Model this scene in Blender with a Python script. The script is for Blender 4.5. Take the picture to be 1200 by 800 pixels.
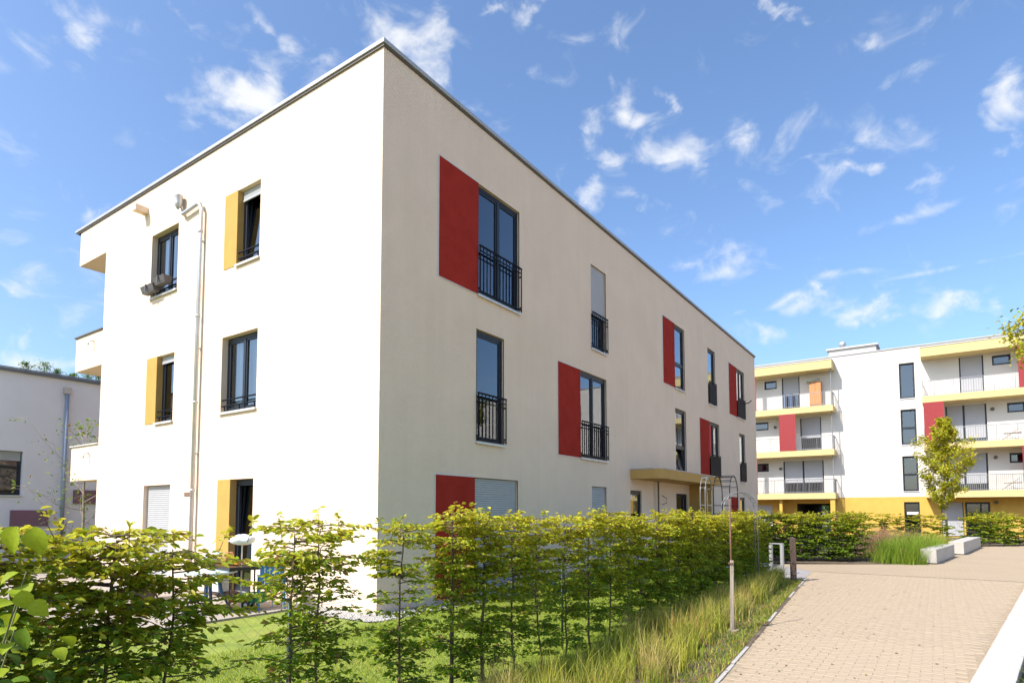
import bpy, math, random
import numpy as np
from mathutils import Vector, Matrix

# ---------------------------------------------------------------- camera, sky, sun
# World axes follow the near building: +X runs along its shaded facade, +Y along its sunlit facade,
# (0,0,0) is the ground at its near corner.
sc = bpy.context.scene
for o in list(bpy.data.objects): bpy.data.objects.remove(o)
COL = sc.collection
EYE = Vector((-6.965, -7.503, 1.65))
HEAD = math.atan2(.57040, .82137)          # viewing direction, from +X
PITCH = math.radians(3.5)
FPX = 717.3
cam = bpy.data.cameras.new('camera'); camo = bpy.data.objects.new('camera', cam); COL.objects.link(camo)
camo.location = EYE; camo.rotation_euler = (math.pi/2 + PITCH, 0, HEAD - math.pi/2)
cam.sensor_width = 36; cam.lens = 36*FPX/1200; cam.shift_y = (200 - FPX*math.tan(PITCH))/1200
cam.clip_start = .05; cam.clip_end = 3000
sc.camera = camo
sc.view_settings.view_transform = 'Standard'; sc.view_settings.look = 'None'
sc.view_settings.exposure = 1.13; sc.view_settings.gamma = 1
sc.render.engine = 'CYCLES'
sc.cycles.max_bounces = 6; sc.cycles.transparent_max_bounces = 12; sc.cycles.caustics_reflective = False; sc.cycles.caustics_refractive = False

SUN_H = Vector((-.935, .355, 0)).normalized(); SUN_EL = math.radians(46)
sl = bpy.data.lights.new('sun', 'SUN'); so = bpy.data.objects.new('sun', sl); COL.objects.link(so)
sl.energy = 3.05; sl.angle = math.radians(.5); sl.color = (1, .93, .86)
sd = Vector((SUN_H.x*math.cos(SUN_EL), SUN_H.y*math.cos(SUN_EL), math.sin(SUN_EL)))
so.rotation_euler = sd.to_track_quat('Z', 'Y').to_euler(); so.location = (-20, 8, 30)

def view_dir(px, py):                       # direction of a bearing in the photograph
    cx = (px-600)/FPX; ppy = 600 - FPX*math.tan(PITCH); cy = -(py-ppy)/FPX
    f = math.cos(PITCH) - math.sin(PITCH)*cy; z = math.sin(PITCH) + math.cos(PITCH)*cy
    fw = Vector((math.cos(HEAD), math.sin(HEAD), 0)); rt = Vector((fw.y, -fw.x, 0))
    return (rt*cx + fw*f + Vector((0,0,z)))
def at(px, depth):                          # ground point at a horizontal bearing and distance
    d = view_dir(px, 600); fw = Vector((math.cos(HEAD), math.sin(HEAD), 0))
    d = d/d.dot(fw); p = EYE + d*depth; return (p.x, p.y)

W = bpy.data.worlds.new('World'); sc.world = W; W.use_nodes = True
nt = W.node_tree; nt.nodes.clear()
def wn(t, **k):
    n = nt.nodes.new(t)
    for a, b in k.items(): setattr(n, a, b)
    return n
sky = wn('ShaderNodeTexSky', sky_type='NISHITA', sun_disc=False)
sky.sun_elevation = SUN_EL; sky.sun_rotation = math.atan2(SUN_H.x, SUN_H.y)
sky.altitude = 300; sky.air_density = 1.0; sky.dust_density = 2.6; sky.ozone_density = 2.5
tc = wn('ShaderNodeTexCoord')
clouds = [ # bearing x, y, half length, half height, tilt (deg, downwards right), weight
 (100,24,66,26,24,1.05),(60,8,40,12,20,.7),(215,20,20,9,40,.45),(270,30,18,7,35,.4),(308,20,40,12,55,.75),(345,48,30,20,20,.95),(378,72,26,10,50,.4),
 (288,106,56,26,14,1.05),(245,136,34,14,0,.4),(195,116,16,7,10,.4),(475,35,52,58,60,1.1),(500,75,30,30,0,.8),(575,4,32,12,0,.9),(618,14,20,16,0,.75),(655,6,16,10,0,.5),
 (60,345,52,20,25,.6),(105,375,30,22,0,.6),(40,418,62,20,-3,.75),(43,388,14,9,0,.6),(95,300,60,8,20,.2),
 (916,8,20,10,20,.75),(930,20,12,8,30,.5),(722,118,22,30,-25,.8),(742,142,22,14,0,.7),(692,155,14,12,0,.6),(710,182,26,13,25,.75),(780,116,20,13,30,.75),
 (795,178,42,36,-20,1.1),(682,228,20,20,0,.95),(765,240,22,9,0,.7),(885,172,30,38,-20,.75),(935,150,24,38,-10,.75),(1003,188,24,9,-6,.75),(958,196,24,8,0,.4),
 (1001,56,16,10,0,.5),(1066,131,20,14,0,.5),(1184,120,32,44,0,.8),(1192,175,24,10,0,.7),(1080,202,34,8,-5,.45),(605,112,18,9,0,.4),
 (1022,361,54,13,-4,.95),(938,352,50,14,-3,.7),(972,322,16,7,0,.6),(1018,317,18,5,0,.55),(968,336,20,8,0,.6),(1122,361,44,15,6,.85),(1175,357,26,14,0,.8),
 (882,390,34,16,8,.7),(890,302,36,12,0,.4),(810,300,18,8,0,.3),(830,325,40,6,-14,.35),
 (1090,247,115,6,-18,.42),(1120,313,86,3.5,-11,.5),(80,170,110,12,30,.22),(1020,150,130,40,-20,.22),(200,60,160,60,10,.16)]
def warp(vec, scale, amt, detail):
    n = wn('ShaderNodeTexNoise'); n.inputs['Scale'].default_value = scale; n.inputs['Detail'].default_value = detail; n.inputs['Roughness'].default_value = .6; nt.links.new(vec, n.inputs['Vector'])
    a = wn('ShaderNodeVectorMath', operation='MULTIPLY_ADD'); a.inputs[1].default_value = (amt,)*3; a.inputs[2].default_value = (-amt/2,)*3; nt.links.new(n.outputs['Color'], a.inputs[0])
    b = wn('ShaderNodeVectorMath', operation='ADD'); nt.links.new(a.outputs[0], b.inputs[0]); nt.links.new(vec, b.inputs[1]); return b.outputs[0]
wv = warp(tc.outputs['Generated'], 9, .13, 7)
prev = None
for (cx, cy, a, b, t, w) in clouds:
    c = view_dir(cx, cy).normalized(); th = math.radians(t)
    e1 = view_dir(cx+a*math.cos(th), cy+a*math.sin(th)).normalized() - c
    e2 = view_dir(cx-b*math.sin(th), cy+b*math.cos(th)).normalized() - c
    x = e1.normalized(); y = (e2 - x*e2.dot(x)).normalized(); z = x.cross(y)
    R = Matrix((x, y, z)).transposed()
    mp = wn('ShaderNodeMapping', vector_type='TEXTURE')
    mp.inputs['Location'].default_value = c; mp.inputs['Rotation'].default_value = R.to_euler('XYZ')
    mp.inputs['Scale'].default_value = (e1.length*1.6, max(e2.length,.002)*1.6, .25)
    nt.links.new(wv if b > 7 else tc.outputs['Generated'], mp.inputs['Vector'])
    ln = wn('ShaderNodeVectorMath', operation='LENGTH'); nt.links.new(mp.outputs[0], ln.inputs[0])
    mr = wn('ShaderNodeMapRange', interpolation_type='SMOOTHSTEP'); mr.inputs['From Min'].default_value = 1; mr.inputs['From Max'].default_value = 0
    mr.inputs['To Max'].default_value = w; nt.links.new(ln.outputs['Value'], mr.inputs['Value'])
    if prev is None: prev = mr.outputs[0]
    else:
        mx = wn('ShaderNodeMath', operation='MAXIMUM'); nt.links.new(prev, mx.inputs[0]); nt.links.new(mr.outputs[0], mx.inputs[1]); prev = mx.outputs[0]
mpn = wn('ShaderNodeMapping'); mpn.inputs['Scale'].default_value = (7, 7, 11)
mpn.inputs['Rotation'].default_value = (0.3, 0.2, .4); nt.links.new(tc.outputs['Generated'], mpn.inputs[0])
no = wn('ShaderNodeTexNoise'); no.inputs['Scale'].default_value = 2.2; no.inputs['Detail'].default_value = 9; no.inputs['Roughness'].default_value = .56; no.inputs['Distortion'].default_value = .5
nt.links.new(mpn.outputs[0], no.inputs['Vector'])
ad = wn('ShaderNodeMath', operation='MULTIPLY_ADD'); ad.inputs[1].default_value = 3.2; ad.inputs[2].default_value = -1.72
nt.links.new(no.outputs['Fac'], ad.inputs[0])
s2 = wn('ShaderNodeMath', operation='ADD'); nt.links.new(prev, s2.inputs[0]); nt.links.new(ad.outputs[0], s2.inputs[1])
mm = wn('ShaderNodeMapRange', interpolation_type='SMOOTHSTEP'); mm.inputs['From Min'].default_value = .02; mm.inputs['From Max'].default_value = 1.45; mm.inputs['To Max'].default_value = .93
nt.links.new(s2.outputs[0], mm.inputs['Value'])
lum = wn('ShaderNodeMix', data_type='RGBA', blend_type='MULTIPLY'); lum.inputs[0].default_value = 1
lum.inputs[7].default_value = (.83, .93, 1.02, 1); nt.links.new(sky.outputs[0], lum.inputs[6])
mixc = wn('ShaderNodeMix', data_type='RGBA'); nt.links.new(mm.outputs[0], mixc.inputs[0]); nt.links.new(lum.outputs[2], mixc.inputs[6]); mixc.inputs[7].default_value = (3.95, 4.0, 4.05, 1)
bg = wn('ShaderNodeBackground'); bg.inputs['Strength'].default_value = .122; nt.links.new(mixc.outputs[2], bg.inputs['Color'])
ow = wn('ShaderNodeOutputWorld'); nt.links.new(bg.outputs[0], ow.inputs['Surface'])

# ---------------------------------------------------------------- helpers
rng = np.random.default_rng(7); random.seed(7)
class MB:
    def __init__(s): s.v = []; s.f = []; s.m = []
    def quad(s, p, n=None, mi=0):
        if n is not None:
            a = Vector(p[1])-Vector(p[0]); b = Vector(p[2])-Vector(p[1])
            if a.cross(b).dot(Vector(n)) < 0: p = list(reversed(p))
        k = len(s.v); s.v += [tuple(q) for q in p]; s.f.append(tuple(range(k, k+len(p)))); s.m.append(mi)
    def box(s, x0, x1, y0, y1, z0, z1, mi=0, ch=0):
        x0, x1 = sorted((x0, x1)); y0, y1 = sorted((y0, y1)); z0, z1 = sorted((z0, z1)); k = len(s.v)
        s.v += [(x0,y0,z0),(x1,y0,z0),(x1,y1,z0),(x0,y1,z0),(x0,y0,z1),(x1,y0,z1),(x1,y1,z1),(x0,y1,z1)]
        for f in ((0,3,2,1),(4,5,6,7),(0,1,5,4),(1,2,6,5),(2,3,7,6),(3,0,4,7)): s.f.append(tuple(k+i for i in f)); s.m.append(mi)
        return s
    def tube(s, pts, r, n=8, mi=0, caps=True):
        pts = [Vector(p) for p in pts]; rs = r if isinstance(r, (list, tuple)) else [r]*len(pts); base = len(s.v)
        up = Vector((0,0,1))
        for i, p in enumerate(pts):
            t = (pts[min(i+1, len(pts)-1)] - pts[max(i-1, 0)]).normalized()
            u = up if abs(t.z) < .9 else Vector((1,0,0))
            a = t.cross(u).normalized(); b = t.cross(a)
            for j in range(n):
                q = 2*math.pi*j/n; s.v.append(tuple(p + (a*math.cos(q)+b*math.sin(q))*rs[i]))
        for i in range(len(pts)-1):
            for j in range(n):
                a0 = base+i*n+j; a1 = base+i*n+(j+1) % n; s.f.append((a0, a0+n, a1+n, a1)); s.m.append(mi)
        if caps:
            s.f.append(tuple(base+j for j in range(n))); s.m.append(mi)
            e = base+(len(pts)-1)*n; s.f.append(tuple(e+j for j in reversed(range(n)))); s.m.append(mi)
        return s
    def lathe(s, c, prof, n=20, mi=0):
        base = len(s.v)
        for (r, z) in prof:
            for j in range(n):
                q = 2*math.pi*j/n; s.v.append((c[0]+r*math.cos(q), c[1]+r*math.sin(q), c[2]+z))
        for i in range(len(prof)-1):
            for j in range(n):
                a0 = base+i*n+j; a1 = base+i*n+(j+1) % n; s.f.append((a0, a1, a1+n, a0+n)); s.m.append(mi)
        return s
    def build(s, name, mats, parent=None, smooth=False, bevel=0):
        me = bpy.data.meshes.new(name); me.from_pydata(s.v, [], s.f)
        mats = mats if isinstance(mats, (list, tuple)) else [mats]
        for m in mats: me.materials.append(m)
        if len(mats) > 1: me.polygons.foreach_set('material_index', s.m)
        if smooth: me.polygons.foreach_set('use_smooth', [True]*len(s.f))
        me.update(); o = bpy.data.objects.new(name, me); COL.objects.link(o)
        if parent: o.parent = parent
        if bevel:
            b = o.modifiers.new('bevel', 'BEVEL'); b.width = bevel; b.segments = 2; b.limit_method = 'ANGLE'
        return o
def tag(o, label=None, cat=None, group=None, kind=None):
    for k, v in (('label', label), ('category', cat), ('group', group), ('kind', kind)):
        if v: o[k] = v
    return o
def empty(name, label, cat, group=None, loc=(0,0,0), rz=0):
    o = bpy.data.objects.new(name, None); COL.objects.link(o); o.location = loc; o.rotation_euler = (0,0,rz); o.empty_display_size = .2
    return tag(o, label, cat, group)
def np_mesh(name, V, Fq, mat, parent=None, tint=None, smooth=False):
    me = bpy.data.meshes.new(name); V = np.asarray(V, dtype=np.float32); Fq = np.asarray(Fq, dtype=np.int32); k = Fq.shape[1]
    me.vertices.add(len(V)); me.vertices.foreach_set('co', V.ravel())
    me.loops.add(Fq.size); me.loops.foreach_set('vertex_index', Fq.ravel())
    me.polygons.add(len(Fq)); me.polygons.foreach_set('loop_start', np.arange(0, Fq.size, k, dtype=np.int32))
    if smooth: me.polygons.foreach_set('use_smooth', np.ones(len(Fq), dtype=bool))
    me.materials.append(mat)
    if tint is not None:
        at_ = me.attributes.new('tint', 'FLOAT_COLOR', 'POINT'); T = np.ones((len(V), 4), dtype=np.float32); T[:, :tint.shape[1]] = tint
        at_.data.foreach_set('color', T.ravel())
    me.update(calc_edges=True); o = bpy.data.objects.new(name, me); COL.objects.link(o)
    if parent: o.parent = parent
    return o

# ---------------------------------------------------------------- materials
def mat(name, col, rough=.6, metal=0, bump=0, bscale=40, var=0, vscale=3, spec=.5, transl=0, attr=None, detail=4, stretch=None, var2=None, coat=0, streak=0):
    m = bpy.data.materials.new(name); m.use_nodes = True; t = m.node_tree; P = t.nodes['Principled BSDF']
    P.inputs['Roughness'].default_value = rough; P.inputs['Metallic'].default_value = metal; P.inputs['Specular IOR Level'].default_value = spec
    P.inputs['Base Color'].default_value = (*col, 1); P.inputs['Coat Weight'].default_value = coat
    N = lambda ty: t.nodes.new(ty); tcn = N('ShaderNodeTexCoord'); src = None
    vec = tcn.outputs['Object']
    if stretch:
        mp = N('ShaderNodeMapping'); mp.inputs['Scale'].default_value = stretch; t.links.new(vec, mp.inputs[0]); vec = mp.outputs[0]
    if attr:
        a = N('ShaderNodeAttribute'); a.attribute_name = attr; src = a.outputs['Color']
    if var:
        n = N('ShaderNodeTexNoise'); n.inputs['Scale'].default_value = vscale; n.inputs['Detail'].default_value = 6; n.inputs['Roughness'].default_value = .6
        t.links.new(vec, n.inputs['Vector'])
        r = N('ShaderNodeMapRange'); r.inputs['From Min'].default_value = .3; r.inputs['From Max'].default_value = .7; r.inputs['To Min'].default_value = 1-var; r.inputs['To Max'].default_value = 1+var
        t.links.new(n.outputs['Fac'], r.inputs['Value'])
        x = N('ShaderNodeMix'); x.data_type = 'RGBA'; x.blend_type = 'MULTIPLY'; x.inputs[0].default_value = 1
        if src is None: x.inputs[6].default_value = (*col, 1)
        else: t.links.new(src, x.inputs[6])
        t.links.new(r.outputs[0], x.inputs[7]); src = x.outputs[2]
    if var2:                                    # second colour in patches
        c2, sc2, amt = var2
        n = N('ShaderNodeTexNoise'); n.inputs['Scale'].default_value = sc2; n.inputs['Detail'].default_value = 5; t.links.new(vec, n.inputs['Vector'])
        r = N('ShaderNodeMapRange'); r.inputs['From Min'].default_value = .48; r.inputs['From Max'].default_value = .68; r.inputs['To Max'].default_value = amt
        t.links.new(n.outputs['Fac'], r.inputs['Value'])
        x = N('ShaderNodeMix'); x.data_type = 'RGBA'; t.links.new(r.outputs[0], x.inputs[0])
        if src is None: x.inputs[6].default_value = (*col, 1)
        else: t.links.new(src, x.inputs[6])
        x.inputs[7].default_value = (*c2, 1); src = x.outputs[2]
    if streak:                                  # rain marks running down the wall
        mp = N('ShaderNodeMapping'); mp.inputs['Scale'].default_value = (3.2, 3.2, .13); t.links.new(tcn.outputs['Object'], mp.inputs[0])
        n = N('ShaderNodeTexNoise'); n.inputs['Scale'].default_value = 1.7; n.inputs['Detail'].default_value = 8; t.links.new(mp.outputs[0], n.inputs['Vector'])
        r = N('ShaderNodeMapRange'); r.inputs['From Min'].default_value = .35; r.inputs['From Max'].default_value = .7; r.inputs['To Min'].default_value = 1+streak*.4; r.inputs['To Max'].default_value = 1-streak
        t.links.new(n.outputs['Fac'], r.inputs['Value'])
        x = N('ShaderNodeMix'); x.data_type = 'RGBA'; x.blend_type = 'MULTIPLY'; x.inputs[0].default_value = 1; t.links.new(src, x.inputs[6]); t.links.new(r.outputs[0], x.inputs[7]); src = x.outputs[2]
    if src is not None: t.links.new(src, P.inputs['Base Color'])
    if bump:
        n = N('ShaderNodeTexNoise'); n.inputs['Scale'].default_value = bscale; n.inputs['Detail'].default_value = detail; t.links.new(vec, n.inputs['Vector'])
        b = N('ShaderNodeBump'); b.inputs['Strength'].default_value = bump; b.inputs['Distance'].default_value = .02; t.links.new(n.outputs['Fac'], b.inputs['Height']); t.links.new(b.outputs[0], P.inputs['Normal'])
    if transl:
        tr = N('ShaderNodeBsdfTranslucent'); mx = N('ShaderNodeMixShader'); mx.inputs[0].default_value = transl
        if src is not None: t.links.new(src, tr.inputs['Color'])
        else: tr.inputs['Color'].default_value = (*col, 1)
        t.links.new(P.outputs[0], mx.inputs[1]); t.links.new(tr.outputs[0], mx.inputs[2]); t.links.new(mx.outputs[0], t.nodes['Material Output'].inputs['Surface'])
    return m
def glass_mat(name, tintc, boost=1.0):
    m = bpy.data.materials.new(name); m.use_nodes = True; t = m.node_tree; t.nodes.clear()
    g = t.nodes.new('ShaderNodeBsdfGlossy'); g.inputs['Roughness'].default_value = .015; g.inputs['Color'].default_value = (.9, .95, 1, 1)
    tr = t.nodes.new('ShaderNodeBsdfTransparent'); tr.inputs['Color'].default_value = (*tintc, 1)
    fr = t.nodes.new('ShaderNodeFresnel'); fr.inputs['IOR'].default_value = 1.62
    no_ = t.nodes.new('ShaderNodeTexNoise'); no_.inputs['Scale'].default_value = .8; no_.inputs['Detail'].default_value = 1
    tcn = t.nodes.new('ShaderNodeTexCoord'); t.links.new(tcn.outputs['Object'], no_.inputs['Vector'])
    bp = t.nodes.new('ShaderNodeBump'); bp.inputs['Strength'].default_value = .08; bp.inputs['Distance'].default_value = .03; t.links.new(no_.outputs['Fac'], bp.inputs['Height'])
    t.links.new(bp.outputs[0], g.inputs['Normal'])
    mu = t.nodes.new('ShaderNodeMath'); mu.operation = 'MULTIPLY_ADD'; mu.use_clamp = True; mu.inputs[1].default_value = 1.5*boost; mu.inputs[2].default_value = .03*boost; t.links.new(fr.outputs[0], mu.inputs[0])
    mx = t.nodes.new('ShaderNodeMixShader'); t.links.new(mu.outputs[0], mx.inputs[0]); t.links.new(tr.outputs[0], mx.inputs[1]); t.links.new(g.outputs[0], mx.inputs[2])
    o = t.nodes.new('ShaderNodeOutputMaterial'); t.links.new(mx.outputs[0], o.inputs['Surface']); return m
M = {}
M['plaster'] = mat('cream_plaster', (.86,.68,.52), .92, bump=.8, bscale=55, var=.035, vscale=1.3, spec=.15, detail=9, var2=((.79,.62,.465), .5, .6), streak=.022)
M['white_plaster'] = mat('white_plaster', (.64,.60,.54), .92, bump=.3, bscale=60, var=.02, vscale=.9, spec=.15)
M['grey_plaster'] = mat('grey_plaster', (.82,.78,.83), .92, bump=.3, bscale=60, var=.04, vscale=.9, spec=.15)
M['room'] = mat('dark_room', (.07,.07,.075), .9)
M['red'] = mat('red_paint', (.36,.033,.022), .85, bump=.4, bscale=90, var=.13, vscale=3, spec=.06)
M['red_mesh'] = mat('red_perforated_metal', (.30,.03,.032), .7, bump=.4, bscale=160, var=.07, vscale=5)
M['yellow_panel'] = mat('ochre_yellow_paint', (.50,.31,.085), .85, bump=.4, bscale=80, var=.07, vscale=2.5, spec=.2)
M['yellow'] = mat('yellow_plaster', (.60,.38,.085), .85, bump=.4, bscale=80, var=.06, vscale=2.5, spec=.2)
M['yellow_light'] = mat('pale_yellow_plaster', (.62,.49,.23), .85, bump=.3, bscale=80, var=.04, vscale=1.5, spec=.2)
M['ochre'] = mat('ochre_plaster', (.50,.31,.10), .85, bump=.4, bscale=80, var=.06, vscale=2.5, spec=.2)
M['frame'] = mat('anthracite_frame', (.015,.019,.028), .45)
M['rail'] = mat('dark_steel', (.006,.007,.012), .6, spec=.15)
M['rail_mid'] = mat('mid_grey_steel', (.20,.20,.20), .5, metal=.3)
M['rail_light'] = mat('pale_grey_steel', (.27,.27,.27), .5, metal=.3)
M['sill'] = mat('light_aluminium', (.62,.61,.59), .45, metal=.2, var=.06, vscale=8)
M['shutter'] = mat('roller_shutter_grey', (.42,.42,.43), .5, var=.03, vscale=3)
M['coping'] = mat('zinc_coping', (.44,.43,.43), .5, metal=.35, var=.08, vscale=2)
M['coping_dark'] = mat('dark_metal_and_coping_shade', (.12,.105,.095), .6, metal=.3, var=.1, vscale=3)  # dark metal parts, and the painted shade strip under the roof coping
M['zinc'] = mat('zinc_pipe', (.55,.54,.53), .42, metal=.55, var=.1, vscale=6)
M['glass'] = glass_mat('window_glass', (.35,.5,.75), 1.15)
M['glass_bright'] = glass_mat('window_glass_clear', (.8,.88,.92), 1.3)
M['curtain'] = mat('net_curtain', (.75,.80,.82), .9, transl=.3, var=.12, vscale=10, stretch=(3,3,.1))
M['wood_door'] = mat('orange_wood', (.50,.22,.07), .55, var=.12, vscale=3, stretch=(8,8,1), bump=.2, bscale=20)
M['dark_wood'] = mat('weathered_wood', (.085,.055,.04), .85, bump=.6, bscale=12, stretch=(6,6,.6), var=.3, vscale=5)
M['grey_wood'] = mat('silver_wood', (.34,.28,.23), .85, bump=.6, bscale=12, stretch=(6,6,.6), var=.25, vscale=5)
M['bark'] = mat('hornbeam_bark', (.13,.092,.062), .9, bump=.9, bscale=30, var=.4, vscale=14)
M['bark_light'] = mat('pale_bark', (.30,.25,.19), .9, bump=.5, bscale=30, var=.25, vscale=10)
M['leaf'] = mat('hornbeam_leaf', (.08,.13,.02), .42, attr='tint', transl=.48, spec=.35)
M['blade'] = mat('grass_blade', (.08,.13,.02), .6, attr='tint', transl=.25, spec=.2)
M['soil'] = mat('garden_soil', (.115,.082,.055), .95, bump=1, bscale=18, var=.4, vscale=9, detail=8, var2=((.20,.16,.10), 6, .7))
M['lawn'] = mat('lawn_turf', (.20,.26,.03), .95, bump=1, bscale=50, var=.25, vscale=3, detail=8, var2=((.27,.27,.05), 1.2, .6))
M['concrete'] = mat('pale_concrete', (.46,.435,.39), .8, bump=.4, bscale=30, var=.07, vscale=3, detail=8)
M['concrete_slab'] = mat('white_concrete_slab', (.49,.46,.415), .85, bump=.4, bscale=40, var=.08, vscale=5, detail=8, var2=((.47,.44,.38), 5, .55))
M['paver'] = mat('sand_paver', (.40,.312,.212), .9, bump=.35, bscale=60, var=.07, vscale=7, detail=8)
M['joint'] = mat('joint_sand', (.385,.30,.20), .95, bump=.8, bscale=80, var=.15, vscale=14)
M['terrace'] = mat('terrace_slab', (.36,.31,.265), .85, bump=.3, bscale=40, var=.08, vscale=4)
M['asphalt'] = mat('grey_paving', (.33,.31,.30), .9, bump=.6, bscale=50, var=.12, vscale=5)
M['pebble'] = mat('white_pebble', (.40,.375,.34), .8, var=.25, vscale=30, bump=.3)
M['ground'] = mat('rough_ground', (.16,.15,.07), .95, bump=.6, bscale=4, var=.3, vscale=.6, var2=((.10,.13,.04), .3, .9))
M['blue_plastic'] = mat('blue_plastic', (.03,.14,.30), .4, spec=.5); M['navy'] = mat('navy_enamel', (.02,.07,.17), .4)
M['green_plastic'] = mat('green_plastic', (.02,.32,.12), .35); M['red_plastic'] = mat('red_plastic', (.55,.03,.02), .35)
M['white_plastic'] = mat('white_plastic', (.75,.76,.77), .4, bump=.6, bscale=14)
M['black'] = mat('black_enamel', (.02,.018,.018), .35); M['terracotta'] = mat('tan_ceramic', (.50,.26,.10), .6)
M['table'] = mat('pale_blue_laminate', (.55,.66,.70), .35); M['orange'] = mat('orange_plastic', (.65,.20,.03), .45)
M['mauve'] = mat('mauve_panel', (.24,.12,.16), .7, var=.05)
M['fence_green'] = mat('green_wire', (.02,.055,.04), .5, metal=.2)
M['rust'] = mat('rusty_steel', (.16,.085,.055), .8, var=.3, vscale=20)
M['straw'] = mat('straw_leaf', (.45,.32,.14), .8)

def far_paving(name):                           # paving too far away to tell the stones apart
    m = mat(name, (.40,.312,.212), .9, bump=.5, bscale=60, var=.05, vscale=.5); t = m.node_tree; P = t.nodes['Principled BSDF']
    old = P.inputs['Base Color'].links[0].from_socket
    tcn = t.nodes.new('ShaderNodeTexCoord'); br = t.nodes.new('ShaderNodeTexBrick'); t.links.new(tcn.outputs['Object'], br.inputs['Vector'])
    br.inputs['Scale'].default_value = 1; br.inputs['Brick Width'].default_value = .2; br.inputs['Row Height'].default_value = .1; br.inputs['Mortar Size'].default_value = .006
    br.inputs['Color1'].default_value = (1,1,1,1); br.inputs['Color2'].default_value = (.97,.96,.95,1); br.inputs['Mortar'].default_value = (.92,.91,.90,1)
    x = t.nodes.new('ShaderNodeMix'); x.data_type = 'RGBA'; x.blend_type = 'MULTIPLY'; x.inputs[0].default_value = 1
    t.links.new(old, x.inputs[6]); t.links.new(br.outputs['Color'], x.inputs[7]); t.links.new(x.outputs[2], P.inputs['Base Color']); return m
M['far_paving'] = far_paving('sand_paving_far')

# ---------------------------------------------------------------- facades
class Fac:
    """kind 'X': wall plane x=c facing -X, running along Y.  kind 'Y': wall plane y=c facing -Y, running along X."""
    def __init__(s, kind, c): s.k = kind; s.c = c
    def p(s, a, d, z): return (s.c-d, a, z) if s.k == 'X' else (a, s.c-d, z)
    def n(s): return (-1,0,0) if s.k == 'X' else (0,-1,0)
    def al(s): return (0,1,0) if s.k == 'X' else (1,0,0)
    def box(s, mb, a0, a1, d0, d1, z0, z1, mi=0):
        p, q = s.p(a0, d0, z0), s.p(a1, d1, z1); mb.box(p[0], q[0], p[1], q[1], z0, z1, mi)
def wall_with_openings(f, a0, a1, z0, z1, ops, name, m, parent, deep=.22, room=1.2):
    A = sorted({a0, a1, *[q for o in ops for q in o[:2]]}); Z = sorted({z0, z1, *[q for o in ops for q in o[2:4]]})
    # subdivide long runs a little so that the sheet is not one giant quad
    mb = MB(); n = f.n()
    for i in range(len(A)-1):
        for j in range(len(Z)-1):
            ca, cz = (A[i]+A[i+1])/2, (Z[j]+Z[j+1])/2
            if any(o[0] < ca < o[1] and o[2] < cz < o[3] for o in ops): continue
            mb.quad([f.p(A[i],0,Z[j]), f.p(A[i+1],0,Z[j]), f.p(A[i+1],0,Z[j+1]), f.p(A[i],0,Z[j+1])], n)
    al = Vector(f.al())
    for (b0, b1, y0, y1, *_) in ops:
        for (x, sgn) in ((b0, 1), (b1, -1)): mb.quad([f.p(x,0,y0), f.p(x,-deep,y0), f.p(x,-deep,y1), f.p(x,0,y1)], tuple(al*sgn))
        for (z, sgn) in ((y0, 1), (y1, -1)): mb.quad([f.p(b0,0,z), f.p(b1,0,z), f.p(b1,-deep,z), f.p(b0,-deep,z)], (0,0,sgn))
        rb = MB(); e = .35; d0, d1 = -deep, -deep-room
        c0, c1, w0, w1 = b0-e, b1+e, y0-.05, y1+.2
        for (x, sgn) in ((c0, 1), (c1, -1)): rb.quad([f.p(x,d0,w0), f.p(x,d1,w0), f.p(x,d1,w1), f.p(x,d0,w1)], tuple(al*sgn))
        for (z, sgn) in ((w0, 1), (w1, -1)): rb.quad([f.p(c0,d0,z), f.p(c1,d0,z), f.p(c1,d1,z), f.p(c0,d1,z)], (0,0,sgn))
        rb.quad([f.p(c0,d1,w0), f.p(c1,d1,w0), f.p(c1,d1,w1), f.p(c0,d1,w1)], n)
        for (g0, g1, h0, h1) in ((c0,b0,w0,w1),(b1,c1,w0,w1),(b0,b1,w0,y0),(b0,b1,y1,w1)):
            rb.quad([f.p(g0,d0,h0), f.p(g1,d0,h0), f.p(g1,d0,h1), f.p(g0,d0,h1)])
        rb.build('room', M['room'], parent)
    return mb.build(name, m, parent)
def shutter_obj(f, a0, a1, z0, z1, parent, d=-.10, pitch=.046):
    mb = MB(); z = z1; k = 0
    while z > z0+.001:
        zb = max(z0, z-pitch)
        # each slat: slightly curved front in three strips
        h = z-zb; zs = [z, z-h*.12, z-h*.5, z-h*.88, zb]; ds = [d-.006, d+.002, d+.006, d+.002, d-.006]
        for i in range(4): mb.quad([f.p(a0,ds[i],zs[i]), f.p(a1,ds[i],zs[i]), f.p(a1,ds[i+1],zs[i+1]), f.p(a0,ds[i+1],zs[i+1])], f.n())
        z = zb
    f.box(mb, a0, a1, d-.02, d-.01, z0, z1)
    f.box(mb, a0, a1, d-.012, d+.012, z0-.02, z0+.012)
    return mb.build('roller_shutter', M['shutter'], parent)
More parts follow.
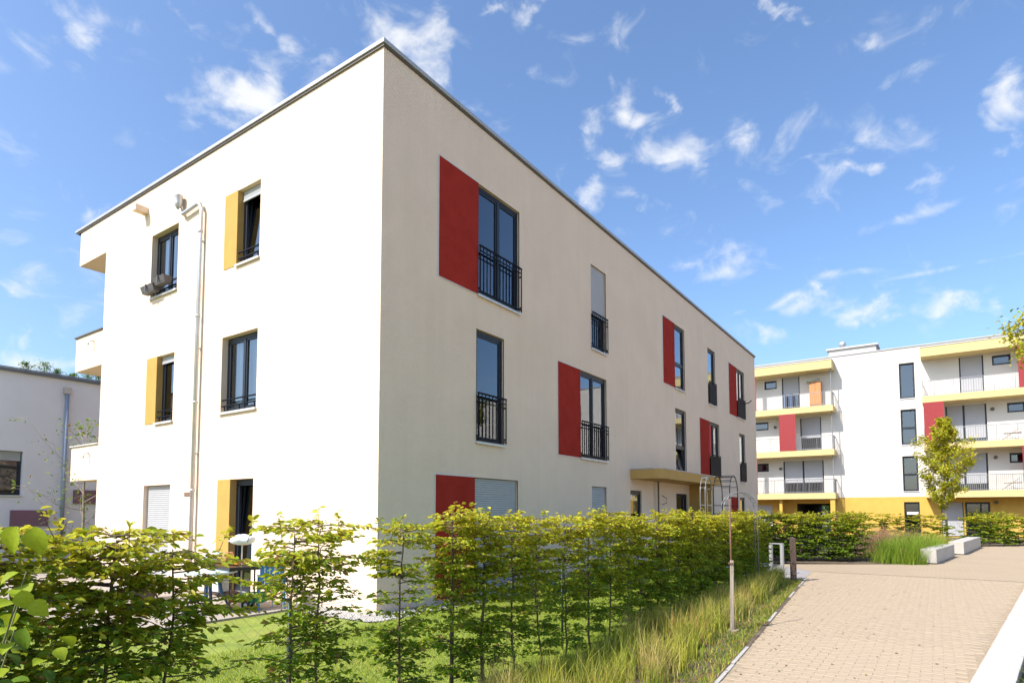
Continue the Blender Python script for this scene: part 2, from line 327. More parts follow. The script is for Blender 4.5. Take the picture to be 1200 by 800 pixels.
def grille_obj(f, a0, a1, z0, z1, parent, step=.115, d=.035, solid=False, m='rail', r=.007):
    mb = MB(); d1 = d+.03
    f.box(mb, a0, a1, d, d1, z1-.03, z1); f.box(mb, a0, a1, d+.004, d1-.004, z0+.05, z0+.075)
    f.box(mb, a0, a1, d+.006, d1-.006, z1-.13, z1-.11)
    n = max(2, int((a1-a0)/step))
    for i in range(n+1):
        a = a0+.012+(a1-a0-.024)*i/n; w = r if 0 < i < n else .012
        f.box(mb, a-w, a+w, d+.008, d1-.008, z0+(.02 if i in (0,n) else .05), z1-.01)
    for a in (a0+.02, a1-.02):
        for z in (z0+.12, z1-.2): f.box(mb, a-.01, a+.01, -.02, d+.01, z-.015, z+.015)
    if solid: f.box(mb, a0+.02, a1-.02, d+.012, d+.018, z0+.06, z1-.06)
    return mb.build('railing', M[m], parent)
def window(f, a0, a1, z0, z1, parent, sash=1, transom=None, shut=0, grille=None, bars=False, curtain=None, sill=True, fd=-.13,
           fw=.05, sill_m='sill', glass='glass', split=None, name='window', solid=False, fm='frame', tilt=False):
    """frame mesh with panes, sill, shutter and railing as its own pieces"""
    fb = MB(); zi0, zi1, ai0, ai1 = z0+.012, z1-.012, a0+.004, a1-.004
    box = lambda p, q, r, s_, da=0, db=-.07: f.box(fb, p, q, fd+da, fd+db, r, s_)
    box(ai0, ai0+fw, zi0, zi1); box(ai1-fw, ai1, zi0, zi1); box(ai0+fw, ai1-fw, zi0, zi0+fw+.01); box(ai0+fw, ai1-fw, zi1-fw-.02, zi1)
    cuts = [ai0+fw] + ([ai0+(ai1-ai0)*split] if split else [ai0+(ai1-ai0)*i/sash for i in range(1, sash)]) + [ai1-fw]
    for c in cuts[1:-1]: box(c-.03, c+.03, zi0+fw+.01, zi1-fw-.02, .004)
    panes = []
    for i in range(len(cuts)-1):
        b0 = cuts[i] + (.03 if i else 0); b1 = cuts[i+1] - (.03 if i < len(cuts)-2 else 0)
        zz = [zi0+fw+.01, zi1-fw-.02]
        if transom: zz = [zz[0], transom, zz[1]]; box(b0, b1, transom-.03, transom+.03, .002)
        for j in range(len(zz)-1):
            y0 = zz[j] + (.03 if j else 0); y1 = zz[j+1] - (.03 if j < len(zz)-2 else 0)
            s = .045   # sash rails
            box(b0, b0+s, y0, y1, -.012, -.06); box(b1-s, b1, y0, y1, -.012, -.06); box(b0+s, b1-s, y0, y0+s, -.012, -.06); box(b0+s, b1-s, y1-s, y1, -.012, -.06)
            panes.append((b0+s, b1-s, y0+s, y1-s))
    w = fb.build(name, M[fm], parent)
    for k, (b0, b1, y0, y1) in enumerate(panes):
        pb = MB(); lean = .10 if (tilt and k == 0) else 0
        pb.quad([f.p(b0,fd-.034,y0), f.p(b1,fd-.034,y0), f.p(b1,fd-.034-lean,y1), f.p(b0,fd-.034-lean,y1)], f.n())
        pb.build('pane', M[glass], w)
        if lean:
            for (c0, c1) in ((b0-.03, b0+.015), (b1-.015, b1+.03)):
                tb = MB()
                for q in range(8):
                    t0, t1 = q/8, (q+1)/8; f.box(tb, c0, c1, fd-.05-lean*(t0+t1)/2, fd-.02-lean*(t0+t1)/2, y0+(y1-y0)*t0, y0+(y1-y0)*t1)
                tb.build('sash_stile', M[fm], w)
    if sill:
        sb = MB(); f.box(sb, a0-.02, a1+.02, -.12, .045, z0-.028, z0+.004); f.box(sb, a0-.02, a1+.02, .035, .05, z0-.045, z0-.0285)
        sb.build('sill', M[sill_m], w)
    if shut and fw > .08 and len(cuts) > 2:              # one shutter per leaf beside the mullion
        for i in range(len(cuts)-1): shutter_obj(f, cuts[i]+(.06 if i else -.01), cuts[i+1]-(.06 if i < len(cuts)-2 else -.01), z1-(z1-z0)*shut, z1-.01, w, d=fd+.03)
        mb_ = MB(); [f.box(mb_, c-.055, c+.055, fd, fd+.05, z0+.02, z1-.01) for c in cuts[1:-1]]; mb_.build('mullion', M[fm], w)
    elif shut: shutter_obj(f, a0+fw*.8, a1-fw*.8, z1-(z1-z0)*shut, z1-.01, w, d=fd+.03)
    if grille: grille_obj(f, a0+.0, a1+.03, z0, grille, w, solid=solid)
    if bars:
        rb = MB()
        for z in (z0+.14, z0+.27): f.box(rb, a0+.004, a1-.004, -.05, -.02, z-.012, z+.012)
        for a in (a0+.1, (a0+a1)/2, a1-.1): f.box(rb, a-.008, a+.008, -.045, -.025, z0+.01, z0+.14)
        rb.build('railing', M['rail'], w)
    if curtain:
        for (c0, c1) in curtain:
            cb = MB(); n = 24; A0, A1 = a0+(a1-a0)*c0, a0+(a1-a0)*c1
            for i in range(n):
                x0, x1 = A0+(A1-A0)*i/n, A0+(A1-A0)*(i+1)/n; d0 = -.30-.03*math.sin(i*1.9); d1 = -.30-.03*math.sin((i+1)*1.9)
                cb.quad([f.p(x0,d0,z0+.03), f.p(x1,d1,z0+.03), f.p(x1,d1,z1-.03), f.p(x0,d0,z1-.03)], f.n())
            cb.build('curtain', M['curtain'], w, smooth=True)
    return w
def panel(f, a0, a1, z0, z1, m, parent, name='colour_panel', bead=False, d=.012):
    mb = MB(); f.box(mb, a0, a1, -.01, d, z0, z1); o = mb.build(name, m, parent)
    if bead:
        bb = MB(); t = .014
        f.box(bb, a0-t, a0, -.01, d+.006, z0-t, z1+t); f.box(bb, a0, a1, -.01, d+.006, z1, z1+t); f.box(bb, a0, a1, -.01, d+.006, z0-t, z0)
        bb.build('bead', M['sill'], o)
    return o
def reveal(f, a, z0, z1, side, m, parent, deep=.13):
    mb = MB(); f.box(mb, a, a+.004*side, -deep, .0, z0, z1); mb.build('painted_reveal', m, parent)

# ================================================================ THE NEAR APARTMENT BUILDING
H = 9.62; LU, LV, LB = 25.75, 10.6, 12.3
bld = empty('apartment_building', 'three storey cream apartment building with red panels, nearest building behind the hedge', 'building')
FR = Fac('Y', 0); FL = Fac('X', 0)
ZT, ZM, ZG = (6.06, 8.37), (3.06, 5.34), (.07, 2.34)
winR = [ # a0, a1, z0, z1, options
 (2.62,4.12,*ZT, dict(sash=2, grille=7.08)), (7.58,8.48,*ZT, dict(shut=.57, grille=7.06)),
 (2.58,3.53,*ZM, dict(grille=4.05, sash=1)), (6.93,8.46,*ZM, dict(sash=2, grille=4.02)),
 (2.54,4.06,*ZG, dict(sash=2, shut=.97)), (7.55,8.40,*ZG, dict(shut=.97)),
 (13.97,15.02,*ZT, dict(transom=6.98)), (17.83,18.82,*ZT, dict(grille=7.0, solid=True)), (22.15,23.52,*ZT, dict(sash=2, grille=7.0, solid=True)),
 (13.95,15.05,*ZM, dict(transom=3.98, tilt=True)), (17.83,19.22,*ZM, dict(sash=2, grille=4.0, solid=True)), (22.48,23.45,*ZM, dict(grille=4.0, solid=True)),
 (10.02,10.88,.5,2.31, dict()), (13.92,15.1,.02,2.31, dict(name='door', sill=False, split=.7)), (22.33,23.24,*ZG, dict(grille=None))]
wall_with_openings(FR, 0, LU, 0, H, [w[:4] for w in winR], 'wall', M['plaster'], bld)
for (a0,a1,z0,z1,op) in winR:
    window(FR, a0, a1, z0, z1, bld, fd=-.045 if not op.get('shut') else -.07, **op)
for (a0,a1,(z0,z1)) in ((1.42,2.62,ZT),(5.78,6.93,ZM),(1.38,2.54,ZG),(12.82,13.97,ZT),(20.85,22.15,ZT),(16.62,17.83,ZM),(20.8,21.95,ZG)):
    panel(FR, a0, a1, z0-.01, z1, M['red'], bld, bead=True)
winL = [ # along Y
 (6.77,8.04,6.81,8.38, dict(sash=2, bars=True, curtain=[(0,.42),(.5,1)], glass='glass_bright')),
 (3.52,4.32,6.78,8.39, dict(bars=True, shut=.13, tilt=True)),
 (6.77,7.56,3.74,5.33, dict(bars=True, shut=.1)),
 (3.50,4.78,3.72,5.32, dict(sash=2, bars=True, curtain=[(0,.5),(.5,1)], glass='glass_bright')),
 (6.76,8.02,.07,2.28, dict(shut=.97)), (3.52,4.32,.07,2.32, dict(tilt=True, curtain=[(0,.25)]))]
wall_with_openings(FL, 0, LV, 0, H, [w[:4] for w in winL], 'wall', M['plaster'], bld)
wl = [window(FL, a0, a1, z0, z1, bld, **op) for (a0,a1,z0,z1,op) in winL]
for (a0, a1, z0, z1) in ((4.32,4.80,6.78,8.39),(7.56,8.06,3.74,5.33),(4.32,4.79,.07,2.32)):
    panel(FL, a0, a1, z0, z1, M['yellow_panel'], bld); reveal(FL, a0, z0, z1, -1, M['ochre'], bld)
for (a0, z0, z1) in ((2.62,*ZT),(6.93,*ZM),(13.97,*ZT),(22.15,*ZT),(17.83,*ZM)): pass
# bead frames proud of the openings on the shaded facade
for (a0,a1,z0,z1,op) in winR[:12]:
    bb = MB(); t = .02
    FR.box(bb, a0-.0, a1+t, -.02, .008, z1, z1+t); FR.box(bb, a1, a1+t, -.02, .008, z0, z1); bb.build('plaster_bead', M['plaster'], bld)
# rest of the shell
mb = MB()
mb.quad([(LU,0,0),(LU,LV,0),(LU,LV,H),(LU,0,H)], (1,0,0)); mb.quad([(0,LV,0),(LU,LV,0),(LU,LV,H),(0,LV,H)], (0,1,0)); mb.build('wall', M['plaster'], bld)
mb = MB(); mb.box(.3, LU-.3, .3, LB-.3, 9.2, 9.35); mb.build('roof', M['asphalt'], bld)
# balconies on the far left corner: roof block, two parapets, slabs
mb = MB(); mb.box(0.0, 6, LV+.001, LB, 8.62, H); mb.build('balcony_roof', M['plaster'], bld)
def parapet(z0, z1, v1):
    p = MB(); p.box(0, .16, LV+.001, v1, z0, z1); p.box(.16, 6, v1-.16, v1, z0, z1); p.box(.16, 6, LV+.001, v1-.16, z0, z0+.2)
    o = p.build('balcony_parapet', M['plaster'], bld)
    c = MB(); c.box(-.04, .2, LV+.003, v1+.04, z1, z1+.035); c.box(.2, 6, v1-.2, v1+.04, z1, z1+.035); c.build('coping', M['coping_dark'] if z0 > 4 else M['sill'], o)
    s = MB(); s.tube([(.02, LV+.55, z0+.72), (-.10, LV+.55, z0+.72), (-.13, LV+.55, z0+.66), (-.13, LV+.55, z0+.58)], .025); s.build('overflow_spout', M['sill'], o, smooth=True)
parapet(5.57, 6.52, 12.3); parapet(2.51, 3.45, 12.32)
# coping ring
cb = MB(); e = .055; X1, Y1 = LU+e, LB+.28
for (x0,x1,y0,y1) in ((-e,X1,-e,.28),(-e,.28,.28,Y1),(.28,X1,Y1-.3,Y1),(X1-.3,X1,.28,Y1-.3)): cb.box(x0,x1,y0,y1,H+.012,H+.085)
cb.build('roof_coping', M['coping'], bld, bevel=.006)
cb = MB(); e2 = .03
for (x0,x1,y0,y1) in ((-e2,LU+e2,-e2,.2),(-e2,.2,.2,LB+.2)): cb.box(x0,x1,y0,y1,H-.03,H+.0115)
cb.build('edge_strip', M['coping_dark'], bld)  # shadow band beneath the coping, put in as a dark strip
# downpipe with hopper on the sunlit facade
dp = MB(); zt = 8.52; dp.tube([(-.09,6.55,8.62),(-.09,6.50,8.50),(-.09,6.42,8.44),(-.09,5.78,8.50),(-.09,5.68,8.46),(-.09,5.63,8.36),(-.09,5.63,.1)], .042, 12)
for z in (7.8,5.9,4.0,2.1): dp.tube([(-.09,5.63,z),(-.09,5.63,z+.05)], .052, 12)
dpo = dp.build('downpipe', M['zinc'], bld, smooth=True)
hp = MB(); hp.lathe((-.12,6.58,8.62), [(.035,-.02),(.05,.0),(.085,.06),(.09,.1),(.09,.26),(.096,.27),(.096,.29),(.08,.29),(.075,.12),(.0,.1)], 16); hp.build('hopper', M['zinc'], dpo, smooth=True)
hp = MB(); hp.tube([(.0,6.72,8.98),(-.12,6.62,8.94),(-.12,6.6,8.86)], .03, 8); hp.build('outlet', M['zinc'], dpo, smooth=True)
for z in (7.6,5.2,2.9):
    bk = MB(); bk.box(-.05,.0,5.6,5.66,z,z+.03); bk.build('bracket', M['zinc'], dpo)
sp = MB(); sp.box(-.30,.0,8.28,8.48,9.02,9.16); spo = sp.build('overflow_spout', M['plaster'], bld)
sp = MB(); sp.tube([(-.16,8.62,9.26),(-.02,8.62,9.26)], .05, 10); sp.build('wall_lamp', M['sill'], bld)
mb = MB(); mb.box(-.012,0,5.82,6.12,2.0,2.09); mb.build('house_sign', mat('brown_sign', (.22,.13,.10), .5), bld)
# two planter boxes hanging outside the top left window
for (y0,y1,z) in ((7.42,8.02,6.86),(6.90,7.40,6.95)):
    p = MB(); n = len(p.v)
    p.v += [(-.20,y0+.02,z),(-.06,y0+.02,z),(-.06,y1-.02,z),(-.20,y1-.02,z),(-.25,y0,z+.16),(-.04,y0,z+.16),(-.04,y1,z+.16),(-.25,y1,z+.16),
            (-.235,y0+.015,z+.16),(-.055,y0+.015,z+.16),(-.055,y1-.015,z+.16),(-.235,y1-.015,z+.16),(-.22,y0+.02,z+.05),(-.06,y0+.02,z+.05),(-.06,y1-.02,z+.05),(-.22,y1-.02,z+.05)]
    for q in ((0,3,2,1),(0,1,5,4),(1,2,6,5),(2,3,7,6),(3,0,4,7),(4,5,9,8),(5,6,10,9),(6,7,11,10),(7,4,8,11),(8,9,13,12),(9,10,14,13),(10,11,15,14),(11,8,12,15),(12,13,14,15)): p.f.append(q); p.m.append(0)
    p.box(-.27,-.25,(y0+y1)/2-.02,(y0+y1)/2+.02,z,z+.17)
    p.build('planter_box', mat('grey_plastic_box', (.10,.09,.09), .6), wl[0])
# canopy over the side entrance, rounded near corner
def canopy():
    zc0, zc1 = 2.64, 2.92; u0, u1, w, r = 10.02, 15.95, .98, .28
    out = [(u0, 0), (u0, -w+r)] + [(u0+r-r*math.cos(t), -w+r-r*math.sin(t)) for t in [math.pi/2*i/8 for i in range(1, 9)]] + [(u1, -w), (u1, 0)]
    mb = MB(); n = len(out)
    top = [(x, y, zc1) for x, y in out]; bot = [(x, y, zc0) for x, y in out]
    mb.quad(top, (0,0,1)); mb.quad(bot, (0,0,-1))
    for i in range(n-1): mb.quad([bot[i], bot[i+1], top[i+1], top[i]], (out[i+1][1]-out[i][1], -(out[i+1][0]-out[i][0]), 0) if False else None)
    o = mb.build('canopy', M['ochre'], bld)
    import bmesh
    b = bmesh.new(); b.from_mesh(o.data); bmesh.ops.remove_doubles(b, verts=b.verts, dist=1e-4); bmesh.ops.recalc_face_normals(b, faces=b.faces); b.to_mesh(o.data); b.free()
    ins = [(x*1.0+(.02 if x < 12 else -.02), y) for x, y in out]
    mb = MB(); mb.box(u0+.3, u1, -w-.012, -w+.3, zc1, zc1+.025); mb.box(u0-.01, u0+.3, -w+.3, 0, zc1, zc1+.025); mb.build('edge_strip', M['coping'], o)
canopy()
mb = MB(); mb.box(15.3, 15.5, -.8, -.001, 0, 2.637); mb.build('entrance_side_wall', M['ochre'], bld)
mb = MB(); mb.tube([(11.95,-.12,0),(11.95,-.12,2.64)], .03); mb.tube([(12.3,-.1,1.9),(12.42,-.2,1.95),(12.36,-.24,2.1),(12.3,-.1,2.2)], .012); mb.build('downpipe', M['coping_dark'], bld)
mb = MB(); mb.tube([(23.35,-.06,6.85),(23.5,-.22,6.9),(23.6,-.32,7.02)], .022); mb.build('antenna_arm', M['rail'], bld)

# ================================================================ THE FAR BUILDING WITH BALCONIES
fb = empty('apartment_building', 'white four storey apartment building with yellow balconies at the end of the path', 'building')
FX = 43.3; FF = Fac('X', FX); FT = 13.12; FB = 42.0
SL = [(2.62,3.04),(5.77,6.18),(8.95,9.38)]; DL = [(3.08,5.52),(6.32,8.76),(9.56,11.98)]
ops = []
stair = [(-6.5,-5.6,9.55,12.03),(-6.5,-5.6,6.33,8.78),(-6.5,-5.6,3.1,5.53)]
for s in stair: ops.append((*s, dict(transom=(s[2]+1.15) if s[2] < 9 else None, sill_m='sill', glass='glass_bright', curtain=None)))
ops.append((-6.5,-5.6,.05,2.36, dict(name='door', sill=False, transom=1.6)))
lefts = {2: [(.8,2.05,dict(shut=.58, sash=1, curtain=[(0,1)])), (2.42,3.32,'small')], 1: [(-.6,.84,dict(shut=.62)), (3.1,4.2,'small')], 0: [(-.68,2.10,dict(sash=2, shut=.66)), (3.15,4.2,'small')]}
rights = {2: [(-10.3,-9.0,dict(shut=.98)), (-11.7,-10.75,'small')], 1: [(-10.35,-8.15,dict(split=.55, shut=.9)), (-12.3,-11.4,'small')], 0: [(-10.3,-8.1,dict(split=.55, shut=.8)), (-12.3,-11.4,'small')]}
for D in (lefts, rights):
    for k, L in D.items():
        for (a0, a1, op) in L:
            if op == 'small': ops.append((a0, a1, DL[k][1]-.72 if k < 2 else 11.2, DL[k][1]-.08 if k < 2 else 11.85, dict(sill=False)))
            else: ops.append((a0, a1, *DL[k], dict(op, sill=False, fw=.10)))
ops += [(-10.3,-9.0,.05,2.32,dict(name='door', sill=False)), (-8.9,-7.7,.05,2.32,dict(shut=.97, sill=False))]
passage = (-1.15, 1.2, 0.0, 2.3)
for s in ((-17,-16),(-20.5,-19.5),(-24,-23)): ops += [(s[0],s[1],z,z+2.2,dict()) for z in (3.2,6.4,9.6)]
allop = [o[:4] for o in ops]
def far_wall():
    zs = 2.72
    hi = [o for o in allop if o[2] > zs]; lo = [o for o in allop if o[2] < zs]
    wall_with_openings(FF, -32, 9, zs, FT, hi, 'wall', M['white_plaster'], fb)
    f2 = Fac('X', FX); A = lo
    wall_with_openings(f2, -32, -1.15, 0, zs, A, 'base_wall', M['yellow'], fb)
    mb = MB(); f2.box(mb, -1.15, 1.2, -.3, 0, 2.3, zs); f2.box(mb, 1.2, 9, -.3, 0, 0, zs); mb.build('base_wall', M['yellow'], fb)
far_wall()
for (a0,a1,z0,z1,op) in ops: window(FF, a0, a1, z0, z1, fb, **op)
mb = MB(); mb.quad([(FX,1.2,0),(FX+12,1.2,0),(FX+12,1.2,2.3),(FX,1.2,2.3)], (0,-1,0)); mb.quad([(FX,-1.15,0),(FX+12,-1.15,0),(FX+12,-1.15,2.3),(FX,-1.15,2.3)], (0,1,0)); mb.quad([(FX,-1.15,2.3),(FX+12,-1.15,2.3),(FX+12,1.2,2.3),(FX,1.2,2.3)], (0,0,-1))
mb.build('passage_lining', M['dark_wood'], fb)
mb = MB(); mb.quad([(FX,9,0),(FX+12,9,0),(FX+12,9,FT),(FX,9,FT)], (0,1,0)); mb.quad([(FX,-32,0),(FX+12,-32,0),(FX+12,-32,FT),(FX,-32,FT)], (0,-1,0))
for (a,b,z0) in ((1.2,9,0),(-1.15,1.2,2.3),(-32,-1.15,0)): mb.quad([(FX+12,a,z0),(FX+12,b,z0),(FX+12,b,FT),(FX+12,a,FT)], (1,0,0))
mb.build('wall', M['white_plaster'], fb)
mb = MB(); mb.box(FX-.06, FX+12.06, -32.06, 9.06, FT, FT+.07); mb.build('roof', M['coping'], fb)
mb = MB(); mb.box(FX+2, FX+6.5, -4.15, -1.0, FT+.07, FT+.95); ro = mb.build('roof_housing', M['white_plaster'], fb)
mb = MB(); mb.box(FX+1.85, FX+6.65, -4.3, -.85, FT+.951, FT+1.08); mb.build('coping', M['coping'], ro)
mb = MB(); mb.lathe((FX+2.6,-1.9,FT+1.08), [(.12,0),(.12,.22),(.2,.25),(.27,.4),(.2,.55),(.05,.6),(0,.6)], 14); mb.build('roof_vent', M['zinc'], ro, smooth=True)
mb = MB(); mb.box(FX+6.6, FX+6.8, -4.6, -4.2, FT+.07, FT+.9); mb.build('chimney', M['coping_dark'], ro)
def fbox(name, m, a0, a1, x0, x1, z0, z1, parent=fb, bevel=0):
    mb = MB(); mb.box(x0, x1, a0, a1, z0, z1); return mb.build(name, m, parent, bevel=bevel)
def balc_rail(a0, a1, z, side, m='rail_light', step=.13):
    mb = MB(); x = FB+.05
    mb.box(x-.02, x+.02, a0, a1, z+.98, z+1.02); mb.box(x-.012, x+.012, a0, a1, z+.08, z+.11)
    n = int((a1-a0)/step)
    for i in range(n+1):
        a = a0+(a1-a0)*i/n; w = .011 if i % 8 else .02; mb.box(x-.008, x+.008, a-w, a+w, z+.003, z+.98)
    for a in (a0, a1):
        for i in range(9): xx = x+(FX-x)*i/9; mb.box(xx-.009, xx+.009, a-.009, a+.009, z+.003, z+.98)
        mb.box(x+.021, FX, a-.02, a+.02, z+.98, z+1.02)
    return mb.build('railing', M[m], fb)
for (a0, a1, sd) in ((-1.56, 7.5, 'l'), (-13.9, -6.9, 'r')):
    fbox('balcony_roof', M['yellow_light'], a0, a1, FB, FX-.001, 12.06, 12.68)
    fbox('edge_strip', M['coping'], a0-.03, a1+.03, FB-.03, FX-.002, 12.68, 12.73)
    for k, (z0, z1) in enumerate(SL):
        s = fbox('balcony_slab', M['yellow_light'], a0, a1, FB, FX-.001, z0, z1)
        balc_rail(a0+.05, a1-.05, z1, sd, 'rail_light' if k else 'rail_mid', .10 if not k else .13)
        fbox('slab_topping', M['white_plaster'], a0+.02, a1-.02, FB+.1, FX-.004, z1+.001, z1+.02, s)  # thin white layer covering the slab top
    # drain pipe on the slab ends
    mb = MB(); mb.tube([(FB+.35, a0+.12, 0), (FB+.35, a0+.12, 12.06)], .035); mb.build('downpipe', M['rail_light'], fb)
def redscreen(a0, a1, z0, z1):
    mb = MB(); n = max(4, int((a1-a0)/.12))
    mb.box(FB-.02, FB-.005, a0, a1, z0, z1)
    for i in range(n+1):
        a = a0+(a1-a0)*i/n; mb.box(FB-.035, FB-.0205, a-.01, a+.01, z0, z1)
    mb.box(FB-.04, FB-.0201, a0-.02, a0, z0, z1); mb.box(FB-.04, FB-.0201, a1, a1+.02, z0, z1)
    mb.build('sun_screen', M['red_mesh'], fb)
redscreen(3.68,3.95,9.40,12.05); redscreen(.95,2.05,6.2,8.94); redscreen(3.7,3.98,3.06,5.76)
redscreen(-8.05,-6.98,6.2,8.94); redscreen(-12.9,-11.95,9.4,12.05); redscreen(-13.2,-11.95,3.06,5.76)
cup = fbox('cupboard', M['wood_door'], -.72, .05, FX-.55, FX-.02, 9.385, 11.35, bevel=.01)
for a in (-.34,): fbox('door_gap', M['dark_wood'], a-.008, a+.008, FX-.556, FX-.5505, 9.42, 11.32, cup)
mb = MB(); mb.tube([(FX-.05,.25,11.45),(FX-.7,.1,11.35)], .05); mb.tube([(FX-.7,.15,11.36),(FX-.68,-.7,11.46)], .04); mb.build('folded_awning', mat('green_canvas', (.12,.18,.13), .8), fb)
for (a, z) in ((2.28,4.98),(3.0-.4,8.2),(-10.65,8.35),(-10.7,5.2),(-10.62,2.3)):
    mb = MB(); mb.tube([(FX-.12,a,z),(FX,a,z)], .11, 12); mb.build('wall_lamp', M['coping_dark'], fb)
mb = MB()
for a in (1.25,1.7): mb.box(FX-.5,FX-.35,a,a+.22,9.39,10.6)
mb.build('laundry', M['navy'], fb)
# deck chair silhouettes behind the right balcony railings
for (z, a) in ((3.06,-11.5),(6.2,-11.6)):
    mb = MB(); mb.tube([(FX-.7,a+.6,z+.02),(FX-.7,a-.3,z+.75)], .02); mb.tube([(FX-.7,a-.2,z+.02),(FX-.7,a+.5,z+.45),(FX-.7,a-.4,z+.5)], .02); mb.box(FX-.95,FX-.45,a-.4,a+.5,z+.42,z+.45); mb.build('deck_chair', M['grey_wood'], fb)
fbox('balcony_column', M['yellow'], -1.5, -1.2, FB+.1, FB+.4, 0, 2.615)
fbox('balcony_wall', M['yellow'], 2.05, 2.25, FB+.3, FX-.002, 0, 2.615)
fbox('garage_door', M['shutter'], 2.95, 4.2, FX-.03, FX-.002, 0, 2.2)
# dark frame and notice board by the stair entrance
fbox('notice_panel', M['white_plastic'], -6.42, -5.75, FX+.06, FX+.075, 1.5, 1.68)

# ================================================================ LEFT BUILDING IN SHADE
lb = empty('apartment_building', 'low grey shaded house with flat roof behind the left end of the near building', 'building')
FG = Fac('Y', 17.0)
wall_with_openings(FG, -14, 9, 0, 6.2, [(-1.75,.29,2.2,3.63),(-6.5,-5,2.2,3.6)], 'wall', M['grey_plaster'], lb)
for a0, a1 in ((-1.75,.29),(-6.5,-5)): window(FG, a0, a1, 2.2, 3.63 if a0 > -3 else 3.6, lb, sash=2, curtain=[(.0,.3)], shut=.2)
mb = MB(); mb.box(-14.08, 9, 16.9, 29, 6.2, 6.3); mb.build('roof_coping', mat('dark_grey_coping', (.16,.17,.19), .5, metal=.3), lb)
mb = MB()
for (p, nn) in (([(-14,17,0),(-14,29,0),(-14,29,6.2),(-14,17,6.2)], (-1,0,0)), ([(9,17,0),(9,29,0),(9,29,6.2),(9,17,6.2)], (1,0,0)), ([(-14,29,0),(9,29,0),(9,29,6.2),(-14,29,6.2)], (0,1,0))): mb.quad(p, nn)
mb.build('wall', M['grey_plaster'], lb)
mb = MB(); mb.tube([(1.42,16.9,0),(1.42,16.9,5.7)], .06, 10); o = mb.build('downpipe', mat('blue_zinc', (.33,.38,.46), .4, metal=.3), lb, smooth=True)
mb = MB(); mb.box(1.32,1.52,16.84,17,5.7,5.92); mb.build('hopper', M['zinc'], o)
mb = MB(); mb.box(.02,1.05,16.93,17,1.2,1.72); mb.build('awning', M['mauve'], lb)
mb = MB(); mb.box(1.75,3.3,16.93,17,1.95,2.42); mb.build('awning', M['mauve'], lb)
mb = MB(); mb.tube([(-3,17.4,6.42),(6,17.4,6.42)], .02, 6); 
for i in range(10): mb.tube([(-3+i,17.4,6.3),(-3+i,17.4,6.42)], .015, 6)
mb.build('roof_rail', M['rail_light'], lb)

# ================================================================ GROUND
def sheet(name, pts, z, m, kind='structure', skirt=0):
    mb = MB(); P = [(x, y, z) for x, y in pts]; mb.quad(P, (0,0,1))
    if skirt:
        for i in range(len(P)):
            a, b = P[i], P[(i+1) % len(P)]; mb.quad([a, b, (b[0],b[1],z-skirt), (a[0],a[1],z-skirt)])
    return tag(mb.build(name, m), kind=kind)
g = MB(); n = 40; S = 600
for i in range(n):
    for j in range(n): g.quad([(-S+2*S*i/n,-S+2*S*j/n,-.09),(-S+2*S*(i+1)/n,-S+2*S*j/n,-.09),(-S+2*S*(i+1)/n,-S+2*S*(j+1)/n,-.09),(-S+2*S*i/n,-S+2*S*(j+1)/n,-.09)], (0,0,1))
tag(g.build('ground', M['ground']), kind='structure')
vl = lambda u: -5.65+.088*(u+.9); vr = lambda u: -7.71-.13*(u-.53)
UJ = 12.0
path = sheet('path', [(-9, vl(-9)-.35), (-9, vl(-9)), (9.55, vl(9.55)), (13.9,-3.2), (15.75,-5.85), (16.6,-7.1), (30.5,-9.3), (33.5,-12.5), (36,-30), (16,-30), (10.6,vr(10.6))], -.0035, M['joint'])
far = sheet('paving', [(UJ,-4.55), (13.95,-3.1), (15.75,-5.85), (16.6,-7.1), (30.5,-9.25), (33.5,-12.5), (36,-30), (UJ,-30)], .002, M['far_paving'])
sheet('side_path', [(9.6,-4.7), (9.9,-.6), (15.2,-.6), (14.3,-3.0), (12.0,-4.56)], -.001, M['asphalt'])
sheet('garden_bed', [(-9,-4.35), (9.5,-4.3), (9.55,vl(9.55)-.06), (-9,vl(-9)-.06)], .004, M['soil'])
sheet('lawn', [(-14,-4.35),(9.5,-4.3),(9.7,-.55),(-.55,-.55),(-.55,1.5),(-3.3,1.5),(-3.3,16.9),(-14,16.9)], -.004, M['lawn'])
sheet('lawn', [(-9,vr(-9)-.42),(10.6,vr(10.6)-.42),(10.8,vr(10.8)-1.9),(-9,vr(-9)-1.9)], -.002, M['lawn'])
sheet('bounce_paving', [(-30,vr(-9)-1.9),(-9,vr(-9)-1.9),(10.8,vr(10.8)-1.9),(10.8,-30),(16,-30),(16,-45),(-30,-45)], -.002, M['far_paving'])  # unseen pale paving added to reflect warm light onto the shaded facade
sheet('garden_bed', [(15.9,-5.85),(16.75,-7.05),(30.5,-9.2),(33.4,-12.4),(43.2,-31),(43.2,8.9),(26.5,8.9),(14.2,1.5),(14.6,-3.0)], -.003, M['soil'])

